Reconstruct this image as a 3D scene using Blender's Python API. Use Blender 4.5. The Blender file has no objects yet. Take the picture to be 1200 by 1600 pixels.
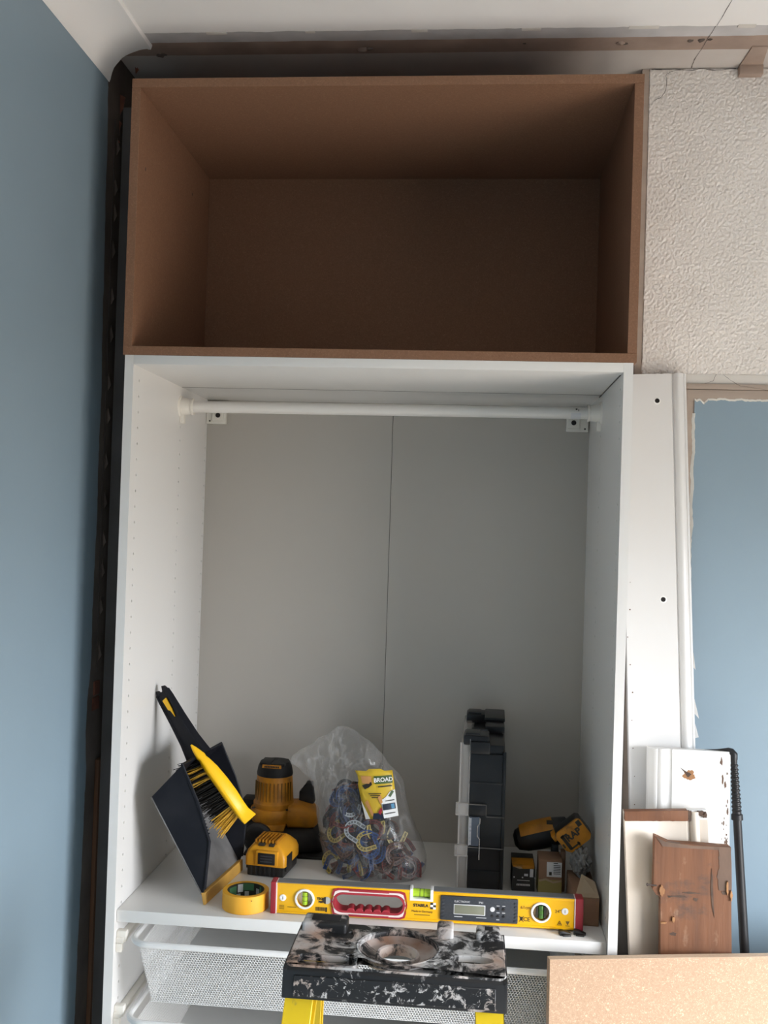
import bpy, bmesh, math, random
from mathutils import Matrix, Vector, noise
random.seed(7)
C = bpy.context.scene
COL = C.collection
V = Vector
R_ = math.radians

# ------------------------------------------------------------------ camera
cam = bpy.data.objects.new('camera', bpy.data.cameras.new('camera'))
COL.objects.link(cam)
cam.data.sensor_fit = 'HORIZONTAL'
cam.data.sensor_width = 36.0
cam.data.lens = 36.0 * 1564.24 / 1200.0
cam.data.clip_start = 0.05
cr, cu, cf = V((.99550549, .08945549, .03108914)), V((-.02972371, -.01655601, .99942103)), V((-.08991841, .99585321, .01382265))
cam.matrix_world = Matrix(((cr.x, cu.x, -cf.x, .7055), (cr.y, cu.y, -cf.y, -1.9444), (cr.z, cu.z, -cf.z, 1.6839), (0, 0, 0, 1)))
C.camera = cam

# ------------------------------------------------------------------ light: overcast daylight through the window
WSIDE = dict(x=2.4, y0=-1.95, y1=-.42, z0=.40, z1=1.80)      # window in the right wall
C.view_settings.view_transform = 'Standard'
C.view_settings.look = 'None'
C.view_settings.gamma = 1.0
C.view_settings.use_curve_mapping = False
C.view_settings.exposure = 0.0
w = bpy.data.worlds.new('overcast_sky'); C.world = w; w.use_nodes = True
nt = w.node_tree; nt.nodes.clear()
tc = nt.nodes.new('ShaderNodeTexCoord'); sx = nt.nodes.new('ShaderNodeSeparateXYZ')
mr = nt.nodes.new('ShaderNodeMapRange'); mr.inputs[1].default_value = -1; mr.inputs[2].default_value = 1
rp = nt.nodes.new('ShaderNodeValToRGB'); bg = nt.nodes.new('ShaderNodeBackground'); wo = nt.nodes.new('ShaderNodeOutputWorld')
e = rp.color_ramp.elements
e[0].position = 0; e[0].color = (.185, .160, .135, 1)
e[1].position = 1; e[1].color = (1.0, 1.0, 1.02, 1)
a = e.new(.44); a.color = (.185, .160, .135, 1)
a = e.new(.53); a.color = (.80, .83, .88, 1)
nt.links.new(tc.outputs['Generated'], sx.inputs[0]); nt.links.new(sx.outputs[2], mr.inputs[0])
nt.links.new(mr.outputs[0], rp.inputs[0]); nt.links.new(rp.outputs[0], bg.inputs[0]); nt.links.new(bg.outputs[0], wo.inputs[0])
bg.inputs[1].default_value = 31.0
def portal(loc, rot, sx_, sy_):
    por = bpy.data.lights.new('window_portal', 'AREA'); por.shape = 'RECTANGLE'; por.size = sx_; por.size_y = sy_; por.cycles.is_portal = True
    po = bpy.data.objects.new('window_portal', por); COL.objects.link(po); po.location = loc; po.rotation_euler = rot
portal((WSIDE['x'] + .01, (WSIDE['y0'] + WSIDE['y1']) / 2, (WSIDE['z0'] + WSIDE['z1']) / 2), (R_(90), 0, R_(90)), WSIDE['y1'] - WSIDE['y0'], WSIDE['z1'] - WSIDE['z0'])
C.cycles.max_bounces = 8; C.cycles.diffuse_bounces = 5; C.cycles.transparent_max_bounces = 16
C.cycles.use_denoising = True
C.cycles.sample_clamp_indirect = 6.0

# ------------------------------------------------------------------ materials
def mat(name, col, rough=.5, metal=0., spec=.5, var=None, scale=20., detail=4., bump=0., bscale=None, stretch=(1, 1, 1), thr=None, rvar=None):
    """var: second colour mixed in by noise; thr=(lo,hi) sharpens the mix; bump: fine relief."""
    m = bpy.data.materials.new(name); m.use_nodes = True
    n, l = m.node_tree.nodes, m.node_tree.links
    b = n['Principled BSDF']
    b.inputs['Base Color'].default_value = (*col, 1); b.inputs['Roughness'].default_value = rough
    b.inputs['Metallic'].default_value = metal; b.inputs['Specular IOR Level'].default_value = spec
    t = n.new('ShaderNodeTexCoord'); mp = n.new('ShaderNodeMapping'); mp.inputs['Scale'].default_value = stretch
    l.new(t.outputs['Object'], mp.inputs[0])
    if var is not None:
        ns = n.new('ShaderNodeTexNoise'); ns.inputs['Scale'].default_value = scale; ns.inputs['Detail'].default_value = detail
        l.new(mp.outputs[0], ns.inputs['Vector'])
        r = n.new('ShaderNodeValToRGB'); lo, hi = thr or (.3, .7)
        r.color_ramp.elements[0].position = lo; r.color_ramp.elements[0].color = (*col, 1)
        r.color_ramp.elements[1].position = hi; r.color_ramp.elements[1].color = (*var, 1)
        l.new(ns.outputs[0], r.inputs[0]); l.new(r.outputs[0], b.inputs['Base Color'])
        if rvar is not None:
            r2 = n.new('ShaderNodeMapRange'); r2.inputs[1].default_value = lo; r2.inputs[2].default_value = hi
            r2.inputs[3].default_value = rough; r2.inputs[4].default_value = rvar
            l.new(ns.outputs[0], r2.inputs[0]); l.new(r2.outputs[0], b.inputs['Roughness'])
    if bump:
        n2 = n.new('ShaderNodeTexNoise'); n2.inputs['Scale'].default_value = bscale or scale; n2.inputs['Detail'].default_value = 3
        l.new(mp.outputs[0], n2.inputs['Vector'])
        bm_ = n.new('ShaderNodeBump'); bm_.inputs['Strength'].default_value = bump; bm_.inputs['Distance'].default_value = .002
        l.new(n2.outputs[0], bm_.inputs['Height']); l.new(bm_.outputs[0], b.inputs['Normal'])
    return m

def mdf_mat(name, col, dark, light):
    m = mat(name, col, .75, spec=.25, var=dark, scale=260, detail=6, thr=(.35, .75), bump=.12, bscale=320)
    n, l = m.node_tree.nodes, m.node_tree.links
    b = n['Principled BSDF']; src = b.inputs['Base Color'].links[0].from_socket
    ns = n.new('ShaderNodeTexNoise'); ns.inputs['Scale'].default_value = 190; ns.inputs['Detail'].default_value = 2; ns.inputs['Distortion'].default_value = 2.5
    t = [x for x in n if x.type == 'MAPPING'][0]; l.new(t.outputs[0], ns.inputs['Vector'])
    r = n.new('ShaderNodeValToRGB'); r.color_ramp.elements[0].position = .56; r.color_ramp.elements[0].color = (0, 0, 0, 1)
    r.color_ramp.elements[1].position = .68; r.color_ramp.elements[1].color = (1, 1, 1, 1)
    l.new(ns.outputs[0], r.inputs[0])
    mx = n.new('ShaderNodeMix'); mx.data_type = 'RGBA'
    l.new(r.outputs[0], mx.inputs[0]); l.new(src, mx.inputs[6]); mx.inputs[7].default_value = (*light, 1)
    l.new(mx.outputs[2], b.inputs['Base Color'])
    return m

def film_mat(name, trans, rough, tint=(.8, .8, .8), crease_glint=0., cscale=14.):
    """thin clear plastic: mostly see-through, glossy, with highlights along its creases painted in as whitish streaks"""
    m = bpy.data.materials.new(name); m.use_nodes = True
    n, l = m.node_tree.nodes, m.node_tree.links; n.clear()
    o = n.new('ShaderNodeOutputMaterial'); tr = n.new('ShaderNodeBsdfTransparent'); gl = n.new('ShaderNodeBsdfPrincipled')
    gl.inputs['Base Color'].default_value = (*tint, 1); gl.inputs['Roughness'].default_value = rough; gl.inputs['Specular IOR Level'].default_value = .8
    tr.inputs[0].default_value = (.97, .97, .97, 1)
    fr = n.new('ShaderNodeLayerWeight'); fr.inputs[0].default_value = .2
    mrg = n.new('ShaderNodeMapRange'); mrg.inputs[3].default_value = 1 - trans; mrg.inputs[4].default_value = min(1, 1 - trans + .40)
    l.new(fr.outputs['Facing'], mrg.inputs[0]); fac = mrg.outputs[0]
    if crease_glint:
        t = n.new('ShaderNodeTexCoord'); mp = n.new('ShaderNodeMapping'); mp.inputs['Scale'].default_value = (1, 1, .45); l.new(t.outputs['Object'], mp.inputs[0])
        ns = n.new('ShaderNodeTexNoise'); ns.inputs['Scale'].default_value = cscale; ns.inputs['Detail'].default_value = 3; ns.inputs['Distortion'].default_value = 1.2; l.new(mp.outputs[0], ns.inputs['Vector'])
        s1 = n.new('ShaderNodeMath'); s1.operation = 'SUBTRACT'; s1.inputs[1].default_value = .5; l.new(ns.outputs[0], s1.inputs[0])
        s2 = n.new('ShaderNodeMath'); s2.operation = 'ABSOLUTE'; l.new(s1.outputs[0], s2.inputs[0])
        rg = n.new('ShaderNodeMapRange'); rg.inputs[1].default_value = .0; rg.inputs[2].default_value = .045; rg.inputs[3].default_value = crease_glint; rg.inputs[4].default_value = 0; l.new(s2.outputs[0], rg.inputs[0])  # whitish streaks: highlights on the creases put in as extra opacity
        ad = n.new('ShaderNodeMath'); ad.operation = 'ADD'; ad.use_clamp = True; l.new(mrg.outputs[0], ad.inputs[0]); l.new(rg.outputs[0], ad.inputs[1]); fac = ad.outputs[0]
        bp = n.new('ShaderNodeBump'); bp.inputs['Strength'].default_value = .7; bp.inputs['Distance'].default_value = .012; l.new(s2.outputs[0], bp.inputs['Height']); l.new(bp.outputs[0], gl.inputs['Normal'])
    mx = n.new('ShaderNodeMixShader'); l.new(fac, mx.inputs[0]); l.new(tr.outputs[0], mx.inputs[1]); l.new(gl.outputs[0], mx.inputs[2])
    l.new(mx.outputs[0], o.inputs[0])
    return m

M = {}
M['blue'] = mat('blue_paint', (.225, .305, .365), .5, var=(.235, .317, .378), scale=3, bump=.05, bscale=160)
M['ceil'] = mat('ceiling_paint', (.87, .845, .825), .7, var=(.90, .88, .86), scale=5, bump=.05, bscale=60)
M['coving'] = mat('coving_paint', (.86, .85, .84), .5, bump=.04, bscale=40)
M['primer'] = mat('old_grey_paint', (.62, .60, .60), .5, var=(.48, .47, .47), scale=14, detail=6, bump=.15, bscale=60)
M['plaster'] = mat('brown_plaster', (.42, .315, .255), .8, var=(.31, .23, .19), scale=12, detail=8, bump=.25, bscale=60)
M['bare'] = mat('bare_wall', (.62, .575, .54), .8, var=(.52, .475, .44), scale=5, detail=7, bump=.15, bscale=40)
M['dirty'] = mat('dirty_plaster', (.17, .135, .115), .85, var=(.085, .066, .056), scale=9, detail=8, bump=.35, bscale=40)
M['dark_wall'] = mat('dark_old_board', (.12, .115, .115), .8, var=(.075, .07, .068), scale=7, detail=7, bump=.2, bscale=40)
M['white_chip'] = mat('white_chipped_edge', (.82, .80, .74), .8)
M['paper'] = mat('textured_paper', (.82, .775, .73), .6, var=(.75, .705, .66), scale=7, detail=6, bump=.15, bscale=140)
M['paper_flat'] = mat('smooth_old_paper', (.74, .71, .66), .6, var=(.66, .62, .57), scale=10, bump=.1, bscale=60)
M['rail_wood'] = mat('weathered_timber', (.46, .375, .31), .8, var=(.37, .30, .25), scale=18, detail=6, stretch=(.15, 1, 1.5), bump=.3, bscale=60)
M['crack'] = mat('crack_dark', (.055, .045, .04), .9)
M['brick'] = mat('red_brick', (.20, .065, .035), .9, var=(.10, .035, .022), scale=40, bump=.4, bscale=80)
M['rust'] = mat('stained_timber_edge', (.16, .07, .03), .7, var=(.09, .04, .02), scale=30, stretch=(1, 1, .1))
M['mela'] = mat('white_melamine', (.74, .73, .71), .32, spec=.4)
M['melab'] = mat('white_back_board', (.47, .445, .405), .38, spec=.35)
M['rail'] = mat('white_rail_enamel', (.70, .68, .645), .28)
M['plas_w'] = mat('white_plastic', (.78, .745, .68), .4)
M['fix'] = mat('offwhite_fixing', (.70, .68, .62), .5)
M['black'] = mat('black_plastic', (.011, .011, .012), .42, spec=.4, var=(.02, .019, .019), scale=25, detail=6)
M['blackd'] = mat('dusty_black_plastic', (.013, .012, .012), .6, spec=.3, var=(.045, .040, .036), scale=22, detail=8, thr=(.5, .88))
M['hole'] = mat('hole_dark', (.012, .010, .010), .9)
M['basket'] = mat('white_basket_enamel', (.80, .80, .79), .35)
M['mdf'] = mdf_mat('mdf_brown', (.245, .130, .078), (.205, .107, .063), (.285, .158, .097))
M['mdf2'] = mdf_mat('mdf_raw', (.43, .29, .195), (.36, .235, .155), (.60, .435, .305))
M['mdf2e'] = mat('mdf_sawn_edge', (.66, .50, .36), .8, var=(.58, .43, .30), scale=200)
M['gloss'] = mat('white_gloss_paint', (.71, .705, .695), .30, var=(.71, .70, .685), scale=9, bump=.05, bscale=20)
M['gloss_worn'] = mat('worn_white_gloss', (.70, .695, .68), .32, var=(.60, .57, .52), scale=14, detail=8, thr=(.62, .85), bump=.12, bscale=30)
M['cream'] = mat('cream_gloss_paint', (.66, .575, .475), .4, var=(.70, .63, .55), scale=5, detail=5, bump=.1, bscale=30)
M['pine'] = mat('old_pine', (.195, .078, .033), .65, var=(.115, .046, .021), scale=7, detail=9, stretch=(5, 5, .40), bump=.3, bscale=30)
M['pine_grey'] = mat('greyed_pine', (.185, .115, .080), .8, var=(.105, .068, .050), scale=14, detail=9, stretch=(2, 2, .6), bump=.35, bscale=40)
M['pine_raw'] = mat('fresh_split_pine', (.40, .205, .085), .7, var=(.26, .12, .05), scale=40, stretch=(2, 2, .4))
M['knot'] = mat('dark_knot', (.045, .028, .020), .8, var=(.10, .06, .04), scale=60)
M['nail'] = mat('rusty_nail', (.06, .045, .04), .6, metal=.5)
M['greyboard'] = mat('grey_flaking_board', (.17, .155, .14), .8, var=(.06, .055, .05), scale=10, detail=9, stretch=(1.5, 1.5, .5), bump=.5, bscale=30)
M['yellow'] = mat('tool_yellow', (.78, .36, .018), .38, var=(.70, .31, .014), scale=12)
M['yellow_d'] = mat('grubby_tool_yellow', (.50, .20, .010), .5, spec=.35, var=(.20, .085, .010), scale=26, detail=8, thr=(.42, .8))
M['yel_tape'] = mat('tape_yellow', (.83, .42, .030), .45, var=(.76, .37, .025), scale=6)
M['yel_level'] = mat('level_yellow', (.84, .45, .004), .28, var=(.80, .42, .004), scale=8)
M['yel_brush'] = mat('brush_yellow', (.88, .50, .004), .35)
M['yel_lip'] = mat('lip_rubber', (.72, .40, .07), .6, var=(.55, .31, .07), scale=18)
M['yel_rail'] = mat('ladder_yellow', (.78, .54, .012), .38, var=(.30, .21, .07), scale=45, detail=8, stretch=(1, 1, .5), thr=(.62, .72))
M['pan'] = mat('dustpan_black', (.007, .008, .012), .5, spec=.2, var=(.020, .021, .026), scale=10, detail=8, thr=(.5, .85))
M['pan_dust'] = mat('dusty_pan_floor', (.085, .083, .082), .5, var=(.20, .195, .19), scale=16, detail=8, thr=(.35, .75))
M['bris_b'] = mat('bristle_black', (.012, .011, .010), .55)
M['bris_y'] = mat('bristle_yellow', (.72, .42, .05), .5)
M['red'] = mat('level_red', (.34, .022, .035), .42)
M['pinkw'] = mat('pinkish_white', (.80, .66, .63), .45)
M['white'] = mat('white_print', (.82, .82, .80), .5)
M['vial'] = mat('vial_green', (.36, .55, .03), .12)
M['viald'] = mat('vial_dark_green', (.06, .16, .03), .12)
M['lcd'] = mat('lcd_grey', (.20, .205, .15), .15)
M['slate'] = mat('display_slate', (.030, .034, .042), .4, var=(.045, .05, .06), scale=300)
M['greymetal'] = mat('level_top_grey', (.17, .175, .18), .4)
M['silver'] = mat('brushed_silver', (.62, .62, .60), .35, metal=.6)
M['ink'] = mat('black_ink', (.025, .020, .012), .6)
M['inkbrown'] = mat('brown_ink', (.16, .085, .01), .6)
M['green'] = mat('core_green', (.07, .20, .085), .5)
M['clear'] = film_mat('clear_lid_plastic', .62, .12, (.55, .52, .49))
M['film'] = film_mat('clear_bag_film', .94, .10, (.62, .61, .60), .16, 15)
M['orgblue'] = mat('smoky_insert', (.060, .072, .095), .3, var=(.09, .105, .13), scale=30)
M['orgdark'] = mat('organiser_dark', (.007, .0075, .009), .32, spec=.35, var=(.014, .0145, .016), scale=16, detail=5)
M['card_br'] = mat('brown_card', (.26, .145, .085), .8, var=(.22, .12, .07), scale=18)
M['card_tan'] = mat('tan_card', (.36, .27, .18), .8)
M['card_olive'] = mat('olive_card', (.27, .22, .07), .7)
M['card_blk'] = mat('black_carton', (.018, .018, .018), .5, var=(.03, .03, .03), scale=30)
M['crumple'] = mat('grey_packaging', (.20, .195, .19), .7, bump=.4, bscale=30)
M['lilac'] = mat('label_grey', (.62, .62, .63), .6)
M['cardyel'] = mat('header_card_yellow', (.74, .52, .03), .4, var=(.62, .40, .03), scale=12)
M['skin'] = mat('print_orange', (.62, .30, .10), .5)
M['logob'] = mat('print_navy', (.010, .016, .040), .5)
M['logoc'] = mat('print_blue', (.05, .24, .42), .5)
M['printg'] = mat('print_green', (.045, .10, .02), .5)
for k, c in dict(pk_blue=(0.015, 0.0562, 0.195), pk_navy=(0.0097, 0.0225, 0.075), pk_red=(0.1425, 0.0165, 0.0135), pk_brown=(0.105, 0.0413, 0.024), pk_yellow=(0.435, 0.3375, 0.09), pk_white=(0.36, 0.39, 0.4125), pk_black=(.015, .015, .016)).items():
    M[k] = mat('packer_' + k[3:], c, .4); M[k + '_web'] = mat('packer_web_' + k[3:], tuple(q * .35 for q in c), .5)  # web is a darker copy, the shade of the recessed cells painted in
M['floor'] = mat('pale_floor_covering', (.80, .74, .66), .6, var=(.72, .66, .58), scale=4)

def stained(m, dark, scale, lo, hi, stretch=(1, 1, 1)):
    n, l = m.node_tree.nodes, m.node_tree.links; b = n['Principled BSDF']; src = b.inputs['Base Color'].links[0].from_socket
    t = [x for x in n if x.type == 'TEX_COORD'][0]; mp = n.new('ShaderNodeMapping'); mp.inputs['Scale'].default_value = stretch; l.new(t.outputs['Object'], mp.inputs[0])
    ns = n.new('ShaderNodeTexNoise'); ns.inputs['Scale'].default_value = scale; ns.inputs['Detail'].default_value = 7; ns.inputs['Roughness'].default_value = .62; l.new(mp.outputs[0], ns.inputs['Vector'])
    mr_ = n.new('ShaderNodeMapRange'); mr_.inputs[1].default_value = lo; mr_.inputs[2].default_value = hi; l.new(ns.outputs[0], mr_.inputs[0])
    mx = n.new('ShaderNodeMix'); mx.data_type = 'RGBA'; l.new(mr_.outputs[0], mx.inputs[0]); l.new(src, mx.inputs[6]); mx.inputs[7].default_value = (*dark, 1); l.new(mx.outputs[2], b.inputs['Base Color'])
    return m
stained(M['pine'], (.050, .038, .034), 15, .56, .76, (1, 1, 1.4))
stained(M['pine'], (.36, .22, .14), 24, .60, .78, (1, 1, .5))
stained(M['cream'], (.40, .31, .22), 17, .66, .80)
stained(M['yellow_d'], (.055, .038, .02), 34, .60, .78)

def splat_mat(name, amount, scale=24, c1=(.58, .57, .56), c2=(.46, .31, .235), soft=.09, detail=10):
    """black plastic under splashes of dried white and pinkish paint"""
    m = mat(name, (.012, .012, .013), .45)
    n, l = m.node_tree.nodes, m.node_tree.links; b = n['Principled BSDF']
    t = [x for x in n if x.type == 'MAPPING'][0]
    n1 = n.new('ShaderNodeTexNoise'); n1.inputs['Scale'].default_value = scale; n1.inputs['Detail'].default_value = detail; n1.inputs['Roughness'].default_value = .70; n1.inputs['Distortion'].default_value = .7
    n2 = n.new('ShaderNodeTexNoise'); n2.inputs['Scale'].default_value = 11; n2.inputs['Detail'].default_value = 4
    l.new(t.outputs[0], n1.inputs['Vector']); l.new(t.outputs[0], n2.inputs['Vector'])
    r = n.new('ShaderNodeValToRGB'); r.color_ramp.elements[0].position = amount; r.color_ramp.elements[0].color = (0, 0, 0, 1)
    r.color_ramp.elements[1].position = amount + soft; r.color_ramp.elements[1].color = (1, 1, 1, 1)
    l.new(n1.outputs[0], r.inputs[0])
    c = n.new('ShaderNodeValToRGB'); c.color_ramp.elements[0].position = .47; c.color_ramp.elements[0].color = (*c1, 1)
    c.color_ramp.elements[1].position = .66; c.color_ramp.elements[1].color = (*c2, 1)
    l.new(n2.outputs[0], c.inputs[0])
    mx = n.new('ShaderNodeMix'); mx.data_type = 'RGBA'; mx.inputs[6].default_value = (.012, .012, .013, 1)
    l.new(r.outputs[0], mx.inputs[0]); l.new(c.outputs[0], mx.inputs[7]); l.new(mx.outputs[2], b.inputs['Base Color'])
    bp = n.new('ShaderNodeBump'); bp.inputs['Strength'].default_value = .5; bp.inputs['Distance'].default_value = .003
    l.new(r.outputs[0], bp.inputs['Height']); l.new(bp.outputs[0], b.inputs['Normal'])
    return m
M['splat_ring'] = splat_mat('paint_splashed_ring', .42, 20, (.50, .43, .40), (.30, .17, .115))
M['speckle'] = splat_mat('speckled_black', .545, 75, (.55, .54, .53), (.40, .33, .29), .06, 6)
M['splat'] = splat_mat('paint_splashed_black', .465)
M['splat_less'] = splat_mat('lightly_splashed_black', .60)

# ------------------------------------------------------------------ mesh helpers
class MB:
    def __init__(s): s.bm = bmesh.new()
    def add(s, verts, faces, mtx=None, bev=0., seg=2, mi=0):
        vs = [s.bm.verts.new(mtx @ V(v) if mtx else V(v)) for v in verts]
        fs = []
        for f in faces:
            try:
                ff = s.bm.faces.new([vs[i] for i in f]); ff.material_index = mi; fs.append(ff)
            except ValueError: pass
        if bev > 0:
            es = list({e for f in fs for e in f.edges})
            r = bmesh.ops.bevel(s.bm, geom=es, offset=bev, segments=seg, affect='EDGES', profile=.6)
            for f in r['faces']: f.material_index = mi
        return s
    def box(s, x0, x1, y0, y1, z0, z1, bev=0., mtx=None, seg=2, mi=0):
        v = [(x0, y0, z0), (x1, y0, z0), (x1, y1, z0), (x0, y1, z0), (x0, y0, z1), (x1, y0, z1), (x1, y1, z1), (x0, y1, z1)]
        return s.add(v, [(3, 2, 1, 0), (4, 5, 6, 7), (0, 1, 5, 4), (1, 2, 6, 5), (2, 3, 7, 6), (3, 0, 4, 7)], mtx, bev, seg, mi)
    def prism(s, pts, vec, mtx=None, bev=0., seg=2, mi=0):
        n = len(pts); vec = V(vec)
        v = [V(p) for p in pts] + [V(p) + vec for p in pts]
        f = [tuple(range(n - 1, -1, -1)), tuple(range(n, 2 * n))] + [(i, (i + 1) % n, n + (i + 1) % n, n + i) for i in range(n)]
        s.add(v, f, mtx, bev, seg, mi)
        return s
    def slab(s, pts, t, bev=0.):
        p = [V(q) for q in pts]; nn = (p[1] - p[0]).cross(p[2] - p[0]).normalized() * t
        return s.prism(p, nn, bev=bev)
    def cyl(s, p0, p1, r0, r1=None, n=20, bev=0., mi=0):
        p0, p1 = V(p0), V(p1); r1 = r0 if r1 is None else r1
        d = (p1 - p0).normalized(); a = d.orthogonal().normalized(); b = d.cross(a)
        v = [p0 + (a * math.cos(2 * math.pi * i / n) + b * math.sin(2 * math.pi * i / n)) * r0 for i in range(n)] + \
            [p1 + (a * math.cos(2 * math.pi * i / n) + b * math.sin(2 * math.pi * i / n)) * r1 for i in range(n)]
        f = [tuple(range(n - 1, -1, -1)), tuple(range(n, 2 * n))] + [(i, (i + 1) % n, n + (i + 1) % n, n + i) for i in range(n)]
        return s.add(v, f, None, bev, 2, mi)
    def lathe(s, prof, org=(0, 0, 0), n=48, mtx=None, close=False, mi=0):
        v = []; f = []; k = len(prof); org = V(org)
        for i in range(n):
            c, q = math.cos(2 * math.pi * i / n), math.sin(2 * math.pi * i / n)
            v += [org + V((r * c, r * q, z)) for r, z in prof]
        for i in range(n):
            j = (i + 1) % n
            for t in range(k if close else k - 1):
                u = (t + 1) % k
                f.append((i * k + t, j * k + t, j * k + u, i * k + u))
        return s.add(v, f, mtx, 0, 2, mi)
    def tube(s, path, r, n=10, cap=True, mi=0):
        P = [V(p) for p in path]; rings = []; rr = r if isinstance(r, (list, tuple)) else [r] * len(P)
        a = None
        for i, p in enumerate(P):
            d = (P[min(i + 1, len(P) - 1)] - P[max(i - 1, 0)]).normalized()
            a = d.orthogonal().normalized() if a is None else (a - d * a.dot(d)).normalized()
            b = d.cross(a)
            rings.append([p + (a * math.cos(2 * math.pi * k / n) + b * math.sin(2 * math.pi * k / n)) * rr[i] for k in range(n)])
        v = [q for g in rings for q in g]; f = []
        for i in range(len(P) - 1):
            for k in range(n):
                f.append((i * n + k, i * n + (k + 1) % n, (i + 1) * n + (k + 1) % n, (i + 1) * n + k))
        if cap: f += [tuple(range(n - 1, -1, -1)), tuple(range((len(P) - 1) * n, len(P) * n))]
        return s.add(v, f, None, 0, 2, mi)
    def loft(s, rings, cap=True, mi=0):
        n = len(rings[0]); v = [q for g in rings for q in g]; f = []
        for i in range(len(rings) - 1):
            for k in range(n):
                f.append((i * n + k, i * n + (k + 1) % n, (i + 1) * n + (k + 1) % n, (i + 1) * n + k))
        if cap: f += [tuple(range(n - 1, -1, -1)), tuple(range((len(rings) - 1) * n, len(rings) * n))]
        return s.add(v, f, None, 0, 2, mi)

def wloc(o):
    v = V((0, 0, 0))
    while o: v += o.location; o = o.parent
    return v

def build(name, mb, mats, parent=None, smooth=35, loc=None, kind=None, label=None, recalc=True):
    """links the builder's mesh (given in world coordinates) as one object"""
    bm = mb.bm
    if recalc: bmesh.ops.recalc_face_normals(bm, faces=bm.faces)
    base = wloc(parent) if parent else V(loc or (0, 0, 0))
    bmesh.ops.translate(bm, verts=bm.verts, vec=-base)
    me = bpy.data.meshes.new(name); bm.to_mesh(me); bm.free()
    for m in (mats if isinstance(mats, (list, tuple)) else [mats]): me.materials.append(m)
    if smooth:
        me.polygons.foreach_set('use_smooth', [True] * len(me.polygons)); me.set_sharp_from_angle(angle=R_(smooth))
    o = bpy.data.objects.new(name, me); COL.objects.link(o)
    if parent: o.parent = parent
    else: o.location = base
    if kind: o['kind'] = kind
    if label: o['label'] = label
    return o

def tag(o, label, cat, group=None):
    o['label'] = label; o['category'] = cat
    if group: o['group'] = group
    return o

def thing(name, label, cat, loc, group=None):
    o = bpy.data.objects.new(name, None); o.empty_display_size = .05; COL.objects.link(o); o.location = loc
    return tag(o, label, cat, group)

def struct(name, mb, m, **k):
    o = build(name, mb, m, **k); o['kind'] = 'structure'; return o

def text(name, s, size, mtx, m, parent, depth=.0002, align='CENTER', bold=0.):
    """flat print: letters lie in the local XY plane of mtx"""
    cu_ = bpy.data.curves.new(name, 'FONT'); cu_.body = s; cu_.size = size; cu_.align_x = align; cu_.align_y = 'CENTER'
    cu_.extrude = depth; cu_.offset = bold; cu_.resolution_u = 3
    t = bpy.data.objects.new(name, cu_); COL.objects.link(t)
    dg = bpy.context.evaluated_depsgraph_get(); dg.update()
    me = bpy.data.meshes.new_from_object(t.evaluated_get(dg)); bpy.data.objects.remove(t); bpy.data.curves.remove(cu_)
    base = wloc(parent); me.transform(Matrix.Translation(-base) @ mtx)
    me.materials.clear(); me.materials.append(m)
    o = bpy.data.objects.new(name, me); COL.objects.link(o); o.parent = parent
    return o

def boolean(o, cutters, op='DIFFERENCE'):
    """cuts the given builders out of an object's mesh"""
    base = wloc(o); tmp = []
    for c in cutters:
        bmesh.ops.recalc_face_normals(c.bm, faces=c.bm.faces)
        bmesh.ops.translate(c.bm, verts=c.bm.verts, vec=-base)
        me = bpy.data.meshes.new('cutter'); c.bm.to_mesh(me); c.bm.free()
        t = bpy.data.objects.new('cutter', me); COL.objects.link(t); t.location = base; tmp.append(t)
        md = o.modifiers.new('cut', 'BOOLEAN'); md.operation = op; md.object = t; md.solver = 'EXACT'
    dg = bpy.context.evaluated_depsgraph_get(); dg.update()
    me = bpy.data.meshes.new_from_object(o.evaluated_get(dg)); o.modifiers.clear(); old = o.data; o.data = me; bpy.data.meshes.remove(old)
    for t in tmp: md_ = t.data; bpy.data.objects.remove(t); bpy.data.meshes.remove(md_)
    me.polygons.foreach_set('use_smooth', [True] * len(me.polygons)); me.set_sharp_from_angle(angle=R_(35))
    return o

def rag(t, amp, f=30., seed=0.):
    return amp * (noise.noise(V((t * f, seed, 1.3))) + .6 * noise.noise(V((t * f * 3.1, seed, 7.7))) + .35 * noise.noise(V((t * f * 9, seed, 3.1))))

ZS = .9015      # top of the wardrobe shelf
CZ = 2.691      # ceiling
LX = -.098      # left wall
BY = .60        # back of the alcove that the wardrobe stands in
CY = .25        # face of the chimney breast to the right of it

# ================================================================== SETTING
RX = WSIDE['x']   # right wall
FY = -3.2         # front wall, behind the camera
m = MB(); m.box(LX - .1, RX + .1, FY - .3, BY + .1, -.1, 0); struct('floor', m, M['floor'])
m = MB(); m.box(LX - .1, RX + .2, FY - .3, BY + .1, CZ, CZ + .1); ceiling = struct('ceiling', m, M['bare'], loc=(0, 0, CZ))
m = MB(); m.box(LX - .1, LX, FY - .3, BY + .1, 0, CZ); wall_left = struct('wall_left', m, M['dirty'], loc=(LX, 0, 0))
m = MB(); m.box(LX - .1, RX + .2, BY, BY + .1, 0, CZ); wall_back = struct('wall_back', m, M['bare'], loc=(0, BY, 0))
m = MB(); m.box(LX, RX + .2, FY - .2, FY, 0, CZ); struct('wall_front', m, M['blue'], loc=(0, FY, 0))
m = MB(); W_ = WSIDE
m.box(RX, RX + .2, FY, W_['y0'], 0, CZ); m.box(RX, RX + .2, W_['y1'], BY, 0, CZ)
m.box(RX, RX + .2, W_['y0'], W_['y1'], 0, W_['z0']); m.box(RX, RX + .2, W_['y0'], W_['y1'], W_['z1'], CZ)
struct('wall_right', m, M['blue'], loc=(RX, 0, 0))
t_ = .05
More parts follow.
